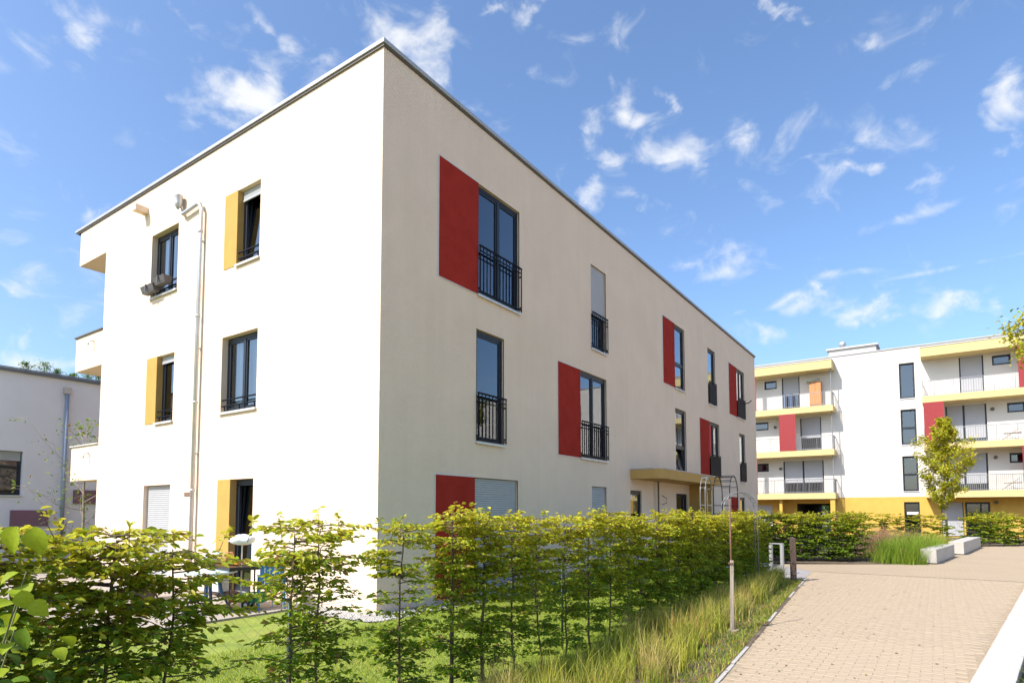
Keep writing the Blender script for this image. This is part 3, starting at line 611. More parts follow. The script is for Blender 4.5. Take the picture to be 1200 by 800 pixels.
# pavers: the nearest three hundred one by one, the rest of the near field joined
def paver_verts(u, v, lu, lv, z, c=.004, h=.03):
    a, b = lu/2, lv/2
    return [(-a,-b,-h),(a,-b,-h),(a,b,-h),(-a,b,-h),(-a,-b,-c),(a,-b,-c),(a,b,-c),(-a,b,-c),(-a+c,-b+c,0),(a-c,-b+c,0),(a-c,b-c,0),(-a+c,b-c,0)]
PF = [(0,1,5,4),(1,2,6,5),(2,3,7,6),(3,0,4,7),(4,5,9,8),(5,6,10,9),(6,7,11,10),(7,4,8,11),(8,9,10,11)]
pm = bpy.data.meshes.new('paving_stone'); pm.from_pydata(paver_verts(0,0,.097,.197,0), [], PF); pm.materials.append(M['paver'])
cells = []
r = 0; u = -4.0
while u < UJ-.06:
    off = .1*(r % 2); lo, hi = vr(u)+.11, vl(u)-.02-.11
    v = math.ceil((lo-off)/.2)*.2+off
    while v < min(hi, -4.5): cells.append((u, v)); v += .2
    u += .1; r += 1
FW = Vector((math.cos(HEAD), math.sin(HEAD)))
def inview(c):
    d = Vector((c[0]-EYE.x, c[1]-EYE.y)); dep = d.dot(FW)
    if dep < .5: return False
    px = 600+FPX*(d.x*FW.y-d.y*FW.x)/dep; py = 600+FPX*1.65/dep
    return -30 < px < 1240 and py < 812
vis = [c for c in cells if inview(c)]; vis.sort(key=lambda c: (c[0]-EYE.x)**2+(c[1]-EYE.y)**2)
near = set(vis[:290])
for (u, v) in vis[:290]:
    o = bpy.data.objects.new('paving_stone', pm); COL.objects.link(o); o.parent = path
    o.location = (u+random.uniform(-.001,.001), v+random.uniform(-.001,.001), random.uniform(-.001,.002)); o.rotation_euler = (random.uniform(-.012,.012), random.uniform(-.012,.012), random.uniform(-.012,.012))
rest = np.array([c for c in cells if c not in near]); base = np.array(paver_verts(0,0,.097,.197,0))
N = len(rest); V = np.repeat(base[None], N, 0); ang = rng.normal(0,.006,(N,2))
V[:,:,2] += V[:,:,0]*ang[:,None,0]+V[:,:,1]*ang[:,None,1]+rng.uniform(-.001,.002,(N,1)); V[:,:,0] += rest[:,None,0]; V[:,:,1] += rest[:,None,1]
F_ = np.array(PF)[None]+12*np.arange(N)[:,None,None]
tag(np_mesh('paving_stones', V.reshape(-1,3), F_.reshape(-1,4), M['paver'], path), kind='stuff')
# white concrete edging slabs at the right of the path
kp = empty('stone_edging', 'white concrete edging slabs along the right side of the path', 'kerb')
u = -3.0
while u < 11:
    v0 = vr(u); a = math.atan(-.13); mb = MB(); mb.box(0,.545,-.33,0,-.08,.03)
    o = mb.build('edging_slab', M['concrete_slab'], kp, bevel=.008); o.location = (u, v0, random.uniform(-.004,.004)); o.rotation_euler = (0,0,a+random.uniform(-.006,.006)); u += .552
lk = empty('stone_edging', 'narrow pale stone edging between the ornamental grass bed and the path', 'kerb')
u = -5.0
while u < 9.5:
    mb = MB(); mb.box(0,.97,-.022,.022,-.08,.008); o = mb.build('edging_stone', M['concrete'], lk, bevel=.006)
    o.location = (u, vl(u)-.03, random.uniform(-.010,.002)); o.rotation_euler = (0,0,math.atan(.088)+random.uniform(-.01,.01)); u += 1.0
# terrace slabs
tr = tag(sheet('terrace', [(-3.3,1.5),(-.02,1.5),(-.02,12),(-3.3,12)], -.002, M['joint']), kind='structure')
tm = MB(); tm.box(-.245,.245,-.245,.245,-.03,.03)
tmo = None; i = 0
for x in np.arange(-3.05, -.2, .5):
    for y in np.arange(1.75, 11.9, .5):
        if tmo is None: tmo = tm.build('terrace_slab', M['terrace'], tr); o = tmo
        else: o = tmo.copy(); COL.objects.link(o)
        o.parent = tr; o.location = (x, y, random.uniform(-.002,.002)); o.rotation_euler = (0,0,random.uniform(-.005,.005))
# pebbles along the wall foot
N = 9000; side = rng.random(N) < .75
px = np.where(side, rng.uniform(-.5, 10, N), rng.uniform(-.55, -.02, N)); py = np.where(side, rng.uniform(-.55,-.02,N), rng.uniform(-.5,1.5,N))
keep = ~((px < -.3) & (py < -.3) & (np.hypot(px+.2, py+.2) > .38)); px, py = px[keep], py[keep]; N = len(px)
oct_ = np.array([(1,0,0),(0,1,0),(-1,0,0),(0,-1,0),(0,0,1),(0,0,-1)], float); of = np.array([(0,1,4),(1,2,4),(2,3,4),(3,0,4),(1,0,5),(2,1,5),(3,2,5),(0,3,5)])
S_ = rng.uniform(.014,.034,(N,1,1)); V = oct_[None]*S_*np.array([1,.8,.6]); th = rng.uniform(0,6.28,N); c_, s_ = np.cos(th)[:,None], np.sin(th)[:,None]
X = V[:,:,0]*c_-V[:,:,1]*s_; Y = V[:,:,0]*s_+V[:,:,1]*c_; V = np.stack([X+px[:,None], Y+py[:,None], V[:,:,2]+.012], 2)
tag(np_mesh('pebbles', V.reshape(-1,3), (of[None]+6*np.arange(N)[:,None,None]).reshape(-1,3), M['pebble'], smooth=True), kind='stuff')
sheet('gravel_strip', [(-.55,-.4),(-.4,-.55),(10,-.55),(10,0),(0,0),(0,1.5),(-.55,1.5)], .003, M['pebble'])

# ================================================================ LEAVES, GRASS
def nrm(a): return a/np.maximum(np.linalg.norm(a, axis=-1, keepdims=True), 1e-9)
def leaf_arrays(C_, D, Nn, L, Wd, tint, fold=.25, droop=.12):
    """C base points, D axis, Nn up normal; six-point folded leaf"""
    D = nrm(D); Sd = nrm(np.cross(D, Nn)); U = nrm(np.cross(Sd, D)); L = L[:,None]; Wd = Wd[:,None]
    P = [C_, C_+D*L*.3+Sd*Wd*.46+U*Wd*fold, C_+D*L*.7+Sd*Wd*.40+U*(Wd*fold*.8-L*droop*.4), C_+D*L-U*L*droop, C_+D*L*.7-Sd*Wd*.40+U*(Wd*fold*.8-L*droop*.4), C_+D*L*.3-Sd*Wd*.46+U*Wd*fold]
    V = np.stack(P, 1).reshape(-1, 3); n = len(C_)
    F = (np.array([(0,1,2,3),(0,3,4,5)])[None]+6*np.arange(n)[:,None,None]).reshape(-1,4)
    return V, F, np.repeat(tint, 6, 0)
GREEN = np.array([.12,.23,.018]); MID = np.array([.28,.39,.025]); YEL = np.array([.56,.50,.035]); TAN = np.array([.34,.20,.06])
def leaf_tint(h, n, r=rng, yb=0.0, dark=1):
    """h: 0 low .. 1 top of the plant (young leaves are yellower)"""
    t = np.clip(h**1.8*.8 + yb + r.normal(0,.25,n), 0, 1)[:,None]
    c = np.where(t < .5, GREEN+(MID-GREEN)*t*2, MID+(YEL-MID)*(t-.5)*2)
    b = (r.random(n) < .035)[:,None]; c = np.where(b, TAN, c)
    return c*r.uniform(.75,1.25,(n,1))*dark
def hornbeam(u0, v0, dens, seed, h=1.62, hl=.42, hw=.27, yb=0., lsize=.056, group='hornbeam plants of the clipped hedge', label=None, tr_r=.014, name='hornbeam_plant', low=.12, axis=0, cat='hedge plant', sz=1.0, top=1.0):
    r = np.random.default_rng(seed)
    root = empty(name, label, cat, group, (u0, v0, 0))
    # trunk
    k = 9; zs = np.linspace(0, h*.93, k); wob = np.cumsum(r.normal(0,.012,(k,2)), 0); wob[0] = 0
    if label and 'leaning' in label: wob[:,0] += np.linspace(0,.14,k)
    tb = MB(); tb.tube([(wob[i,0], wob[i,1], zs[i]) for i in range(k)], [tr_r*(1-.65*i/(k-1)) for i in range(k)], 7)
    nb = int(30*dens); C_, D_, H_ = [], [], []
    bt = MB()
    for i in range(nb):
        z0 = low+(h*.96-low)*r.random()**top; q = z0/h*(k-1); i0 = min(int(q), k-2); w = wob[i0]+(wob[i0+1]-wob[i0])*(q-i0)
        ph = r.uniform(0, 2*math.pi); dx, dy = math.cos(ph), math.sin(ph)
        sx, sy = (hl, hw) if axis == 0 else (hw, hl)
        L = 1/math.sqrt((dx/sx)**2+(dy/sy)**2)*r.uniform(.6,1.12)
        rise = r.uniform(.05,.45)*(1 if z0 < h*.8 else .3)
        d0 = np.array([dx, dy, rise]); npt = 5
        pts = [np.array([w[0], w[1], z0])]
        for s in range(1, npt): 
            dd = d0*np.array([1,1,1-.28*s]) + r.normal(0,.12,3); pts.append(pts[-1]+dd/np.linalg.norm(dd)*L/(npt-1))
        pts = np.array(pts); pts[:,2] = np.minimum(pts[:,2], h+r.uniform(-.06,.09))
        bt.tube([tuple(p) for p in pts], [.0048*(1-.75*j/(npt-1)) for j in range(npt)], 4, caps=False)
        nl = int(r.integers(15, 26)*sz); t = r.uniform(.18, 1.0, nl)*(npt-1); j = np.minimum(t.astype(int), npt-2); f = (t-j)[:,None]
        P = pts[j]*(1-f)+pts[j+1]*f; bd = nrm(pts[j+1]-pts[j]); sidev = nrm(np.cross(bd, np.array([0,0,1.])))
        sg = np.where(r.random(nl) < .5, 1, -1)[:,None]; spread = r.uniform(0,.085,(nl,1))*(1.25-t[:,None]/(npt-1)*.5)
        P = P + sidev*sg*spread + r.normal(0,.008,(nl,3))
        C_.append(P); D_.append(bd*.75+sidev*sg*r.uniform(.35,1.1,(nl,1))+r.normal(0,.2,(nl,3))+np.array([0,0,-.12])); H_.append(P[:,2]/h)
    for i in range(int(1.0*dens)):                      # upright young shoots breaking the clipped top
        x0, y0 = r.uniform(-hl*.8, hl*.8), r.normal(0, hw*.35); L = r.uniform(.04,.10); z0 = h-.07; n_ = 7
        t = np.linspace(.1,1,n_)[:,None]; top_ = np.array([r.normal(0,.04), r.normal(0,.04), L]); P = np.array([x0,y0,z0])+t*top_
        bt.tube([(x0,y0,z0-.1), tuple(P[-1])], [.003,.0012], 3, caps=False)
        C_.append(P); D_.append(r.normal(0,1,(n_,3))*np.array([1,1,.3])+np.array([0,0,.3])); H_.append(np.full(n_, 1.0))
    C_ = np.concatenate(C_); D_ = np.concatenate(D_); H_ = np.clip(np.concatenate(H_), 0, 1); n = len(C_)
    Nn = np.array([0,0,1.])+r.normal(0,.42,(n,3)); L = r.uniform(.5,1.3,n)*lsize; Wd = L*r.uniform(.5,.64,n)
    V, F, T = leaf_arrays(C_, D_, Nn, L, Wd, leaf_tint(H_, n, r, yb))
    tag(np_mesh('foliage', V, F, M['leaf'], root, T), kind='stuff')
    tb.build('trunk', M['bark'], root, smooth=True); tag(bt.build('branches', M['bark'], root, smooth=True), kind='stuff')
    return root
HV = -4.02
us = [-7.35,-6.9,-6.45,-6.0,-5.59,-5.28,-4.52,-4.22,-3.58,-2.86,-2.46,-1.95,-1.35,-.91,-.31,.23,.81] + [1.3+.5*i for i in range(15)]
labels = {4:'tall hornbeam stem with sparse leaves nearest the camera at the left, pale terrace behind it', 6:'hornbeam stem standing in front of the blue garden chair and toy wheelbarrow',
 7:'hornbeam stem just right of the blue chair, in front of the white wall', 8:'slender leaning hornbeam stem in front of the near building corner', 9:'bushy hornbeam stem in front of the red ground floor panel',
 10:'hornbeam stem at the right edge of the red ground floor panel', 11:'thin wavy hornbeam stem below the closed grey ground floor shutter'}
ORD = [w+' ' for w in 'first second third fourth fifth sixth seventh eighth ninth tenth eleventh twelfth thirteenth fourteenth fifteenth sixteenth seventeenth eighteenth nineteenth twentieth twenty-first twenty-second twenty-third twenty-fourth twenty-fifth twenty-sixth twenty-seventh twenty-eighth'.split()]
for i, u in enumerate(us):
    if u < -5.4: d, yb, sz = 4.4, .20, 1.25
    elif u < -4.9: d, yb, sz = 2.8, .16, 1.15
    elif u < -4.4: d, yb, sz = 2.3, .18, 1.1
    elif u < -3.9: d, yb, sz = 2.7, .18, 1.2
    elif u < -3.2: d, yb, sz = 3.0, .2, 1.15
    elif u < -2.2: d, yb, sz = 4.2, .24, 1.3
    elif u < -.6: d, yb, sz = 3.6, .27, 1.3
    elif u < 1.0: d, yb, sz = 3.6, .27, 1.45
    else: d, yb, sz = 3.7, .30, 1.9
    lab = labels.get(i)
    if lab is None:
        lab = ORD[len(us)-1-i]+'hornbeam of the yellow topped hedge, counted from its far end at the wooden post' if u > -2.2 else ORD[i]+'hornbeam of the hedge counted from its left end beside the camera'
    hornbeam(u, HV+rng.uniform(-.02,.02), d, 100+i, h=(1.61 if u < -4.9 else 1.66)+(rng.uniform(-.08,.07) if u < -2 else rng.uniform(-.05,.05))+(.02 if u > 0 else 0), yb=yb, label=lab, tr_r=.016 if i == 4 else (.02 if i == 10 else .012+.003*rng.random()), lsize=(.049 if u < -4.9 else .046), sz=sz*1.4, top=.62 if u < -2.2 else (.75 if u < 1 else .95),
             hl=.30 if i == 8 else (.50 if i in (5,) else .40), low=.10 if u < -1 else .06)
# far hedge beside the side path, and the hedge in front of the far building
def hedge_row(p0, p1, n, label, group, h, seed, dens=2.2, hw=.38, yb=.1, lsize=.075, sz=1.8):
    for i in range(n):
        t = (i+.5)/n; x = p0[0]+(p1[0]-p0[0])*t; y = p0[1]+(p1[1]-p0[1])*t
        hornbeam(x, y, dens, seed+i, h=h+rng.uniform(-.03,.03), hl=.62, hw=hw, yb=yb, lsize=lsize, group=group, label=ORD[i]+label, axis=1, sz=sz, low=.08)
hedge_row((15.3,-2.3), (16.95,-5.45), 6, 'leafy plant from the left in the front row of the square cut hedge', 'hornbeams of the square cut hedge', 1.66, 300, dens=3.0, hw=.45)
hedge_row((15.9,-2.0), (17.7,-5.3), 5, 'plant from the left in the back row of the square cut hedge', 'hornbeams in the back of the square cut hedge', 1.66, 320, dens=2.2, hw=.45)
hedge_row((30.3,-8.6), (35.0,-13.6), 8, 'plant from the left in the low hedge right of the young tree', 'plants of the low far hedge', 1.55, 340, dens=2.0, hw=.5, lsize=.10, yb=.2)
hedge_row((31.0,-3.0), (30.4,-8.0), 6, 'plant from the left in the low hedge behind the young yellow tree', 'plants of the hedge behind the young tree', 1.6, 360, dens=1.6, hw=.45, lsize=.10, yb=.3)
hedge_row((14.6,.3), (15.2,-2.0), 3, 'dark leafy shrub from the left between the two hedges behind the steel stand', 'dark shrubs between the hedges', 1.7, 380, dens=2.5, hw=.5, yb=-.3)

M['fence_stem'] = mat('green_stem', (.12,.13,.04), .7)
# big-leaved sapling in the left foreground, every large leaf its own part
hz = empty('hazel_sapling', 'large leaved bright green sapling at the left edge in front of the hedge', 'sapling', None, (-6.33,-4.75,0))
st = MB(); stems = []
for (dx, dy, z) in ((.03,-.28,1.60),(.16,-.1,1.34),(-.16,.05,1.54),(.08,-.34,1.28),(.35,.1,1.16),(-.05,-.3,1.10),(.14,-.22,1.45),(.0,-.1,1.22)):
    p = [(0,0,0),(dx*.2,dy*.3,z*.4),(dx*.6,dy*.6,z*.75),(dx,dy,z)]; stems.append(p); st.tube(p, [.007,.005,.004,.002], 6)
st.build('stem', M['fence_stem'], hz, smooth=True)
def big_leaf_mesh(seed):
    r = np.random.default_rng(seed); n = 9; mb = MB(); prof = []
    for i in range(n):
        t = i/(n-1); w = .40*math.sin(math.pi*min(1, t**.75))*(1+.08*(i % 2)); prof.append((t, w, .05*math.sin(t*3)-.20*t*t))
    for (t, w, z) in prof: mb.v += [(t,-w,z+w*.28),(t,-w*.5,z+w*.10+.012*(1 if len(mb.v)//5 % 2 else -1)),(t,0,z),(t,w*.5,z+w*.10+.012*(1 if len(mb.v)//5 % 2 else -1)),(t,w,z+w*.28)]
    for i in range(n-1):
        for j in range(4): a = i*5+j; mb.f.append((a,a+1,a+6,a+5)); mb.m.append(0)
    me = bpy.data.meshes.new('leaf'); me.from_pydata(mb.v, [], mb.f); me.polygons.foreach_set('use_smooth', [True]*len(mb.f)); return me
lmats = [mat('hazel_leaf_yellow', (.30,.38,.02), .6, spec=.2, transl=.38, var=.15, vscale=6), mat('hazel_leaf_green', (.13,.22,.02), .6, spec=.2, transl=.3, var=.15, vscale=6), mat('hazel_leaf_deep', (.07,.13,.015), .6, spec=.2, transl=.25, var=.15, vscale=6)]
lm = []
for k, m_ in enumerate(lmats): me = big_leaf_mesh(k); me.materials.append(m_); lm.append(me)
for si, p in enumerate(stems):
    for q in range(13):
        t = .5+.5*q/12; seg = min(int(t*3), 2); f = t*3-seg; P = Vector(p[seg]).lerp(Vector(p[seg+1]), f)
        o = bpy.data.objects.new('leaf', lm[0 if (q > 9 or (si == 3 and q > 6)) else (1 if random.random() < .6 else 2)]); COL.objects.link(o); o.parent = hz
        a = random.uniform(0, 6.28); s = random.uniform(.055,.09); o.location = P+Vector((math.cos(a)*.02, math.sin(a)*.02, 0)); o.scale = (s, s, s)
        o.rotation_euler = (random.uniform(-.4,.4), random.uniform(-.1,.9), a)

# the biggest leaves hang from the top of the foremost stem
fwv = Vector((math.cos(HEAD), math.sin(HEAD), 0)); rtv = Vector((fwv.y, -fwv.x, 0))
for (dr, dz, s_, tl, k_) in ((-.045,1.640,.105,-.38,0),(.015,1.640,.100,.10,0),(-.02,1.40,.075,.3,0),(.015,1.365,.07,.9,0),(.0,1.28,.08,-.2,1)):
    o = bpy.data.objects.new('leaf', lm[k_]); COL.objects.link(o); o.parent = hz
    P = EYE + fwv*2.0 + rtv*((38-600)/FPX*2.0 + dr); P.z = dz - (.035 if dz > 1.5 else 0)
    X = (Vector((0,0,-1)) + rtv*tl + fwv*.15).normalized(); Z = (-fwv + Vector((0,0,.55))).normalized(); Y = Z.cross(X).normalized(); Z = X.cross(Y)
    o.location = P - Vector(hz.location); o.rotation_euler = Matrix((X, Y, Z)).transposed().to_euler(); o.scale = (s_, s_, s_)

# ornamental grass and lawn blades
def blades(name, px, py, hgt, wid, lean, tints, parent=None, label=None, cat=None, segs=3, z0=0.0, windx=(0,0)):
    n = len(px); ph = rng.uniform(0, 2*np.pi, n); dx, dy = np.cos(ph), np.sin(ph); V = []; fa = rng.uniform(0, np.pi, n)
    sx, sy = np.cos(fa), np.sin(fa)
    for s in range(segs+1):
        t = s/segs; off = lean*hgt*t**2; zc = hgt*t*(1-.35*lean*t)
        w = wid*(1-t)**.7*.5 if s < segs else wid*.02
        cx = px+dx*off+windx[0]*t*t*hgt; cy = py+dy*off+windx[1]*t*t*hgt
        V += [np.stack([cx-sx*w, cy-sy*w, zc+z0], 1), np.stack([cx+sx*w, cy+sy*w, zc+z0], 1)]
    V = np.stack(V, 1); k = 2*(segs+1)
    F = np.concatenate([np.stack([np.arange(n)*k+2*s, np.arange(n)*k+2*s+1, np.arange(n)*k+2*s+3, np.arange(n)*k+2*s+2], 1) for s in range(segs)])
    o = np_mesh(name, V.reshape(-1,3), F, M['blade'], parent, np.repeat(tints, k, 0)); return tag(o, label, cat, kind='stuff')
def gt(n, mix, cols):
    idx = rng.choice(len(cols), n, p=mix); return np.array(cols)[idx]*rng.uniform(.75,1.25,(n,1))
GC = [(.22,.30,.025),(.38,.38,.045),(.54,.42,.16),(.36,.18,.07),(.09,.16,.02)]
# tufts in the bed
def tufts(n, ulo, uhi, vfun, per, hlo, hhi, wid, mix, lean=(.15,.7), spread=.07):
    U = rng.uniform(ulo, uhi, n); V = vfun(U, rng.random(n)); ht = rng.uniform(hlo, hhi, n)
    px = np.repeat(U, per)+rng.normal(0, spread, n*per); py = np.repeat(V, per)+rng.normal(0, spread, n*per)
    h = np.repeat(ht, per)*rng.uniform(.45,1.1,n*per); return px, py, h
px, py, h = tufts(420, -6.5, 8.6, lambda u, t: -4.28+(vl(u)+.42+4.28)*t, 60, .28, .54, .006, None)
n = len(px); blades('ornamental_grass', px, py, h, rng.uniform(.006,.012,n), rng.uniform(.05,.55,n), np.repeat(gt(n//60, [.34,.34,.20,.05,.07], GC), 60, 0)*.7+gt(n, [.2,.35,.33,.08,.04], GC)*.3, label='tall green and straw coloured grass between hedge and path', cat='grass')
n = 16000; U = rng.uniform(-5, 9.5, n); px = U; py = vl(U)+.0+rng.random(n)**1.3*.5; blades('weeds', px, py, rng.uniform(.02,.10,n), rng.uniform(.004,.012,n), rng.uniform(.2,1.2,n), gt(n, [.4,.14,.12,.12,.22], GC), segs=2, label='low weeds and clover along the path edging', cat='weeds')
n = 150000; U = rng.uniform(-7.2, 9.6, n); px = U; py = rng.uniform(-4.3,-.56, n); blades('lawn_grass', px, py, rng.uniform(.025,.06,n), rng.uniform(.004,.008,n), rng.uniform(.2,1.1,n), gt(n, [.5,.32,.06,.0,.12], [(.27,.36,.03),(.38,.42,.05),(.5,.42,.12),(.2,.2,.1),(.14,.22,.02)]), segs=1, label='short bright lawn between the hedge and the building', cat='lawn')
n = 70000; px = rng.uniform(-9, -3.32, n); py = rng.uniform(-4.3, 9, n); k = ~((px > -3.3) & (py > 1.5)); blades('lawn_grass', px[k], py[k], rng.uniform(.025,.06,n)[k], rng.uniform(.004,.008,n)[k], rng.uniform(.2,1.1,n)[k], gt(n, [.5,.32,.06,.0,.12], [(.27,.36,.03),(.38,.42,.05),(.5,.42,.12),(.2,.2,.1),(.14,.22,.02)])[k], segs=1, label='short lawn beside the pale terrace', cat='lawn')
n = 9000; px = rng.uniform(-.5, 6, n); py = vr(px)-.38-rng.random(n)*1.2; blades('verge_grass', px, py, rng.uniform(.04,.14,n), rng.uniform(.004,.009,n), rng.uniform(.2,1.0,n), gt(n, [.45,.25,.12,.06,.12], GC), segs=2, label='rough grass at the right corner beyond the white edging slabs', cat='grass')
# tall grass clump by the concrete benches
cl = lambda u, t: -5.95-.1*(u-16.2)-t*(1.05+.02*(u-16))
px, py, h = tufts(150, 16.2, 21, lambda u, t: -5.75-.12*(u-16.2)-t*1.25, 70, .75, 1.15, .006, None, spread=.12)
n = len(px); blades('tall_grass', px, py, h, rng.uniform(.006,.012,n), rng.uniform(.2,.8,n), gt(n, [.66,.22,.05,.01,.06], [(.16,.27,.02),(.26,.33,.03),(.42,.33,.12),(.30,.13,.05),(.06,.10,.02)]), label='tall arching green grass clump left of the concrete benches', cat='grass')
px, py, h = tufts(120, 21, 30, lambda u, t: -5.6-.10*(u-16.2)-t*.75, 50, .5, .9, .006, None, spread=.2)
n = len(px); blades('tall_grass', px, py, h, rng.uniform(.008,.016,n), rng.uniform(.2,.8,n), gt(n, [.46,.26,.14,.08,.06], GC), label='loose mixed grass behind the farther concrete bench', cat='grass')
px, py, h = tufts(40, 18.5, 24, lambda u, t: -4.9-.12*(u-18)-t*1.2, 60, .9, 1.4, .006, None, spread=.15)
n = len(px); blades('reddish_grass', px, py, h, rng.uniform(.006,.014,n), rng.uniform(.2,.5,n), gt(n, [.2,.3,.5], [(.36,.16,.12),(.30,.20,.08),(.42,.24,.16)]), label='reddish plumes of grass in front of the yellow base wall', cat='grass')
# weeds pushed against the house
px, py, h = tufts(40, 3.0, 9.0, lambda u, t: -.75-t*.5, 50, .3, .6, .006, None, spread=.15)
n = len(px); blades('border_plants', px, py, h, rng.uniform(.01,.02,n), rng.uniform(.3,.9,n), gt(n, [.3,.1,.6], [(.10,.16,.03),(.2,.2,.05),(.045,.09,.02)]), label='dark green border plants at the foot of the shaded facade', cat='plants')

# fallen leaves on the path
n = 130; U = rng.uniform(-2, 9, n); Vv = vl(U)-.02-rng.random(n)**2.2*2.4
V, F, T = leaf_arrays(np.stack([U, Vv, np.full(n,.008)],1), np.stack([np.cos(U*37), np.sin(U*37), np.zeros(n)],1), np.array([0,0,1.])+rng.normal(0,.2,(n,3)), rng.uniform(.02,.045,n), rng.uniform(.012,.028,n), gt(n, [.4,.3,.3], [(.30,.2,.09),(.16,.1,.05),(.2,.22,.05)]))
tag(np_mesh('fallen_leaves', V, F, M['leaf'], None, T), 'dry fallen leaves scattered along the left side of the path', 'leaves', kind='stuff')

# ================================================================ TREES
def tree(name, loc, h, crown_r, crown_z0, label, cat='tree', nl=4000, ls=.09, yb=.5, seed=1, trunk_r=.05, nbr=26, group=None, sparse=False, sparse_leaves=1., tr_m='bark_light', narrow=1., up=.9):
    r = np.random.default_rng(seed); root = empty(name, label, cat, group, (loc[0], loc[1], 0)); tb = MB()
    tb.tube([(0,0,0),(.01,.02,h*.3),(-.02,.01,h*.6),(0,0,h*.97)], [trunk_r, trunk_r*.8, trunk_r*.5, trunk_r*.12], 9)
    C_, D_ = [], []; per = max(4, nl//(nbr*5)); bt = MB()
    for i in range(nbr):
        t = i/(nbr-1); z = crown_z0+(h*.95-crown_z0)*t**.85; ph = i*2.4+r.uniform(-.4,.4)
        prof = math.sin(math.pi*min(1,(t*.80+.20)))**(1.0 if name == 'young_tree' else .6); L = crown_r*max(.25, prof)*r.uniform(.75,1.15)
        p0 = np.array([0,0,z]); d = np.array([math.cos(ph), math.sin(ph), r.uniform(.35,.9)*up]); pts = [p0]
        for s in range(4): d2 = d+np.array([0,0,.12*s])+r.normal(0,.15,3); pts.append(pts[-1]+d2/np.linalg.norm(d2[:2])*L/4)
        pts = np.array(pts); pts[:,2] = np.minimum(pts[:,2], h*1.02); bt.tube([tuple(p) for p in pts], [trunk_r*.32*(1-.2*j) for j in range(5)], 5, caps=False)
        for s in range(1, 5):
            for _ in range(2):
                e = r.normal(0,1,3)*np.array([1,1,.5]); e = e/np.linalg.norm(e)*L*.28; q = pts[s]+e
                bt.tube([tuple(pts[s]), tuple(pts[s]+e*.6), tuple(q)], [trunk_r*.12, trunk_r*.08, trunk_r*.04], 3, caps=False)
                m = max(2, int(per*.62)); f = r.uniform(.2,1.1,(m,1)); P = pts[s]+e*f+r.normal(0,L*.075+.02,(m,3)); C_.append(P); D_.append(e/np.linalg.norm(e)+r.normal(0,.6,(m,3))+np.array([0,0,-.25]))
    C_ = np.concatenate(C_); D_ = np.concatenate(D_); n = len(C_); hh = np.clip((C_[:,2]-crown_z0)/(h-crown_z0),0,1)
    L = r.uniform(.7,1.25,n)*ls
    V, F, T = leaf_arrays(C_, D_, np.array([0,0,1.])+r.normal(0,.6,(n,3)), L, L*.6, leaf_tint(hh*.4, n, r, yb))
    tb.build('trunk', M[tr_m], root, smooth=True); tag(bt.build('limbs', M[tr_m], root, smooth=True), kind='stuff')
    tag(np_mesh('crown', V, F, M['leaf'], root, T), kind='stuff'); return root
p = at(1109, 31.0); tree('young_tree', p, 6.6, 1.15, 1.9, 'young yellow green tree behind the two concrete benches', nl=11000, ls=.11, yb=.88, seed=5, trunk_r=.06, nbr=30)
p = at(1298, 16.0); tree('roadside_tree', p, 6.7, 1.75, 4.8, 'yellow green tree whose crown reaches in at the upper right corner', nl=16000, ls=.11, yb=.75, seed=9, trunk_r=.09, nbr=30)
p = at(98, 17.5); tree('bare_shrub', p, 4.2, 1.5, .6, 'thin twiggy small tree with few leaves in front of the grey house', nl=420, ls=.09, yb=.05, seed=12, trunk_r=.045, nbr=16, tr_m='bark_light')
for i, (y) in enumerate((-1.3, .4, 1.8)):
    tree('courtyard_tree', (62+i*2.0, y), 5.5, 2.4, .4, ['leftmost','middle','rightmost'][2-i]+' of the green trees seen through the passage under the far building', nl=3500, ls=.22, yb=.1, seed=40+i, trunk_r=.12, nbr=24, group='trees beyond the passage')
# small potted conifers on the roof of the grey house
for i, (px_, s_) in enumerate(((31,.36),(53,.48),(67,.26),(86,.2),(104,.42),(116,.34))):
    d = view_dir(px_, 432); t = (17.7-EYE.y)/d.y; x = EYE.x+d.x*t
    tree('roof_conifer', (x, 17.7), .16+s_*.8, .10+s_*.30, .04, ['round bushy','tall pointed','tiny','smallest','broad low','rightmost half hidden'][i]+' conifer on the roof edge of the grey house', 'conifer', nl=500, ls=.045, yb=-.25, seed=60+i, trunk_r=.015, nbr=12, group='potted conifers on the grey house roof', tr_m='bark').location.z = 6.25
# reddish leafy bush
p = at(1163, 33); tree('white_flowering_bush', p, 1.5, 1.0, .15, 'pale flecked bush in the low hedge right of the young tree', 'bush', nl=1500, ls=.09, yb=.55, seed=71, trunk_r=.03, nbr=16)

# ================================================================ STREET AND GARDEN THINGS
def bench(pts, z, label):
    # pts: four ground corners
    mb = MB(); n = 4
    for zz in (.03, z): mb.v += [(x, y, zz) for x, y in pts]
    mb.f = [(3,2,1,0),(4,5,6,7),(0,1,5,4),(1,2,6,5),(2,3,7,6),(3,0,4,7)]; mb.m = [0]*6
    o = mb.build('seat_block', M['concrete'], None, bevel=.012)
    import bmesh; b = bmesh.new(); b.from_mesh(o.data); bmesh.ops.recalc_face_normals(b, faces=b.faces); b.to_mesh(o.data); b.free()
    r = empty('concrete_bench', label, 'bench', 'concrete block benches'); o.parent = r
    f = MB(); c = [((pts[i][0]*.9+sum(p[0] for p in pts)/4*.1), (pts[i][1]*.9+sum(p[1] for p in pts)/4*.1)) for i in range(4)]
    f.v = [(x, y, zz) for zz in (-.02, .029) for x, y in c]; f.f = mb.f; f.m = [0]*6; f.build('plinth', M['asphalt'], r)
bench([(16.80,-7.42),(16.98,-6.98),(21.25,-7.52),(21.1,-7.96)], .47, 'nearer concrete block bench beside the tall grass clump')
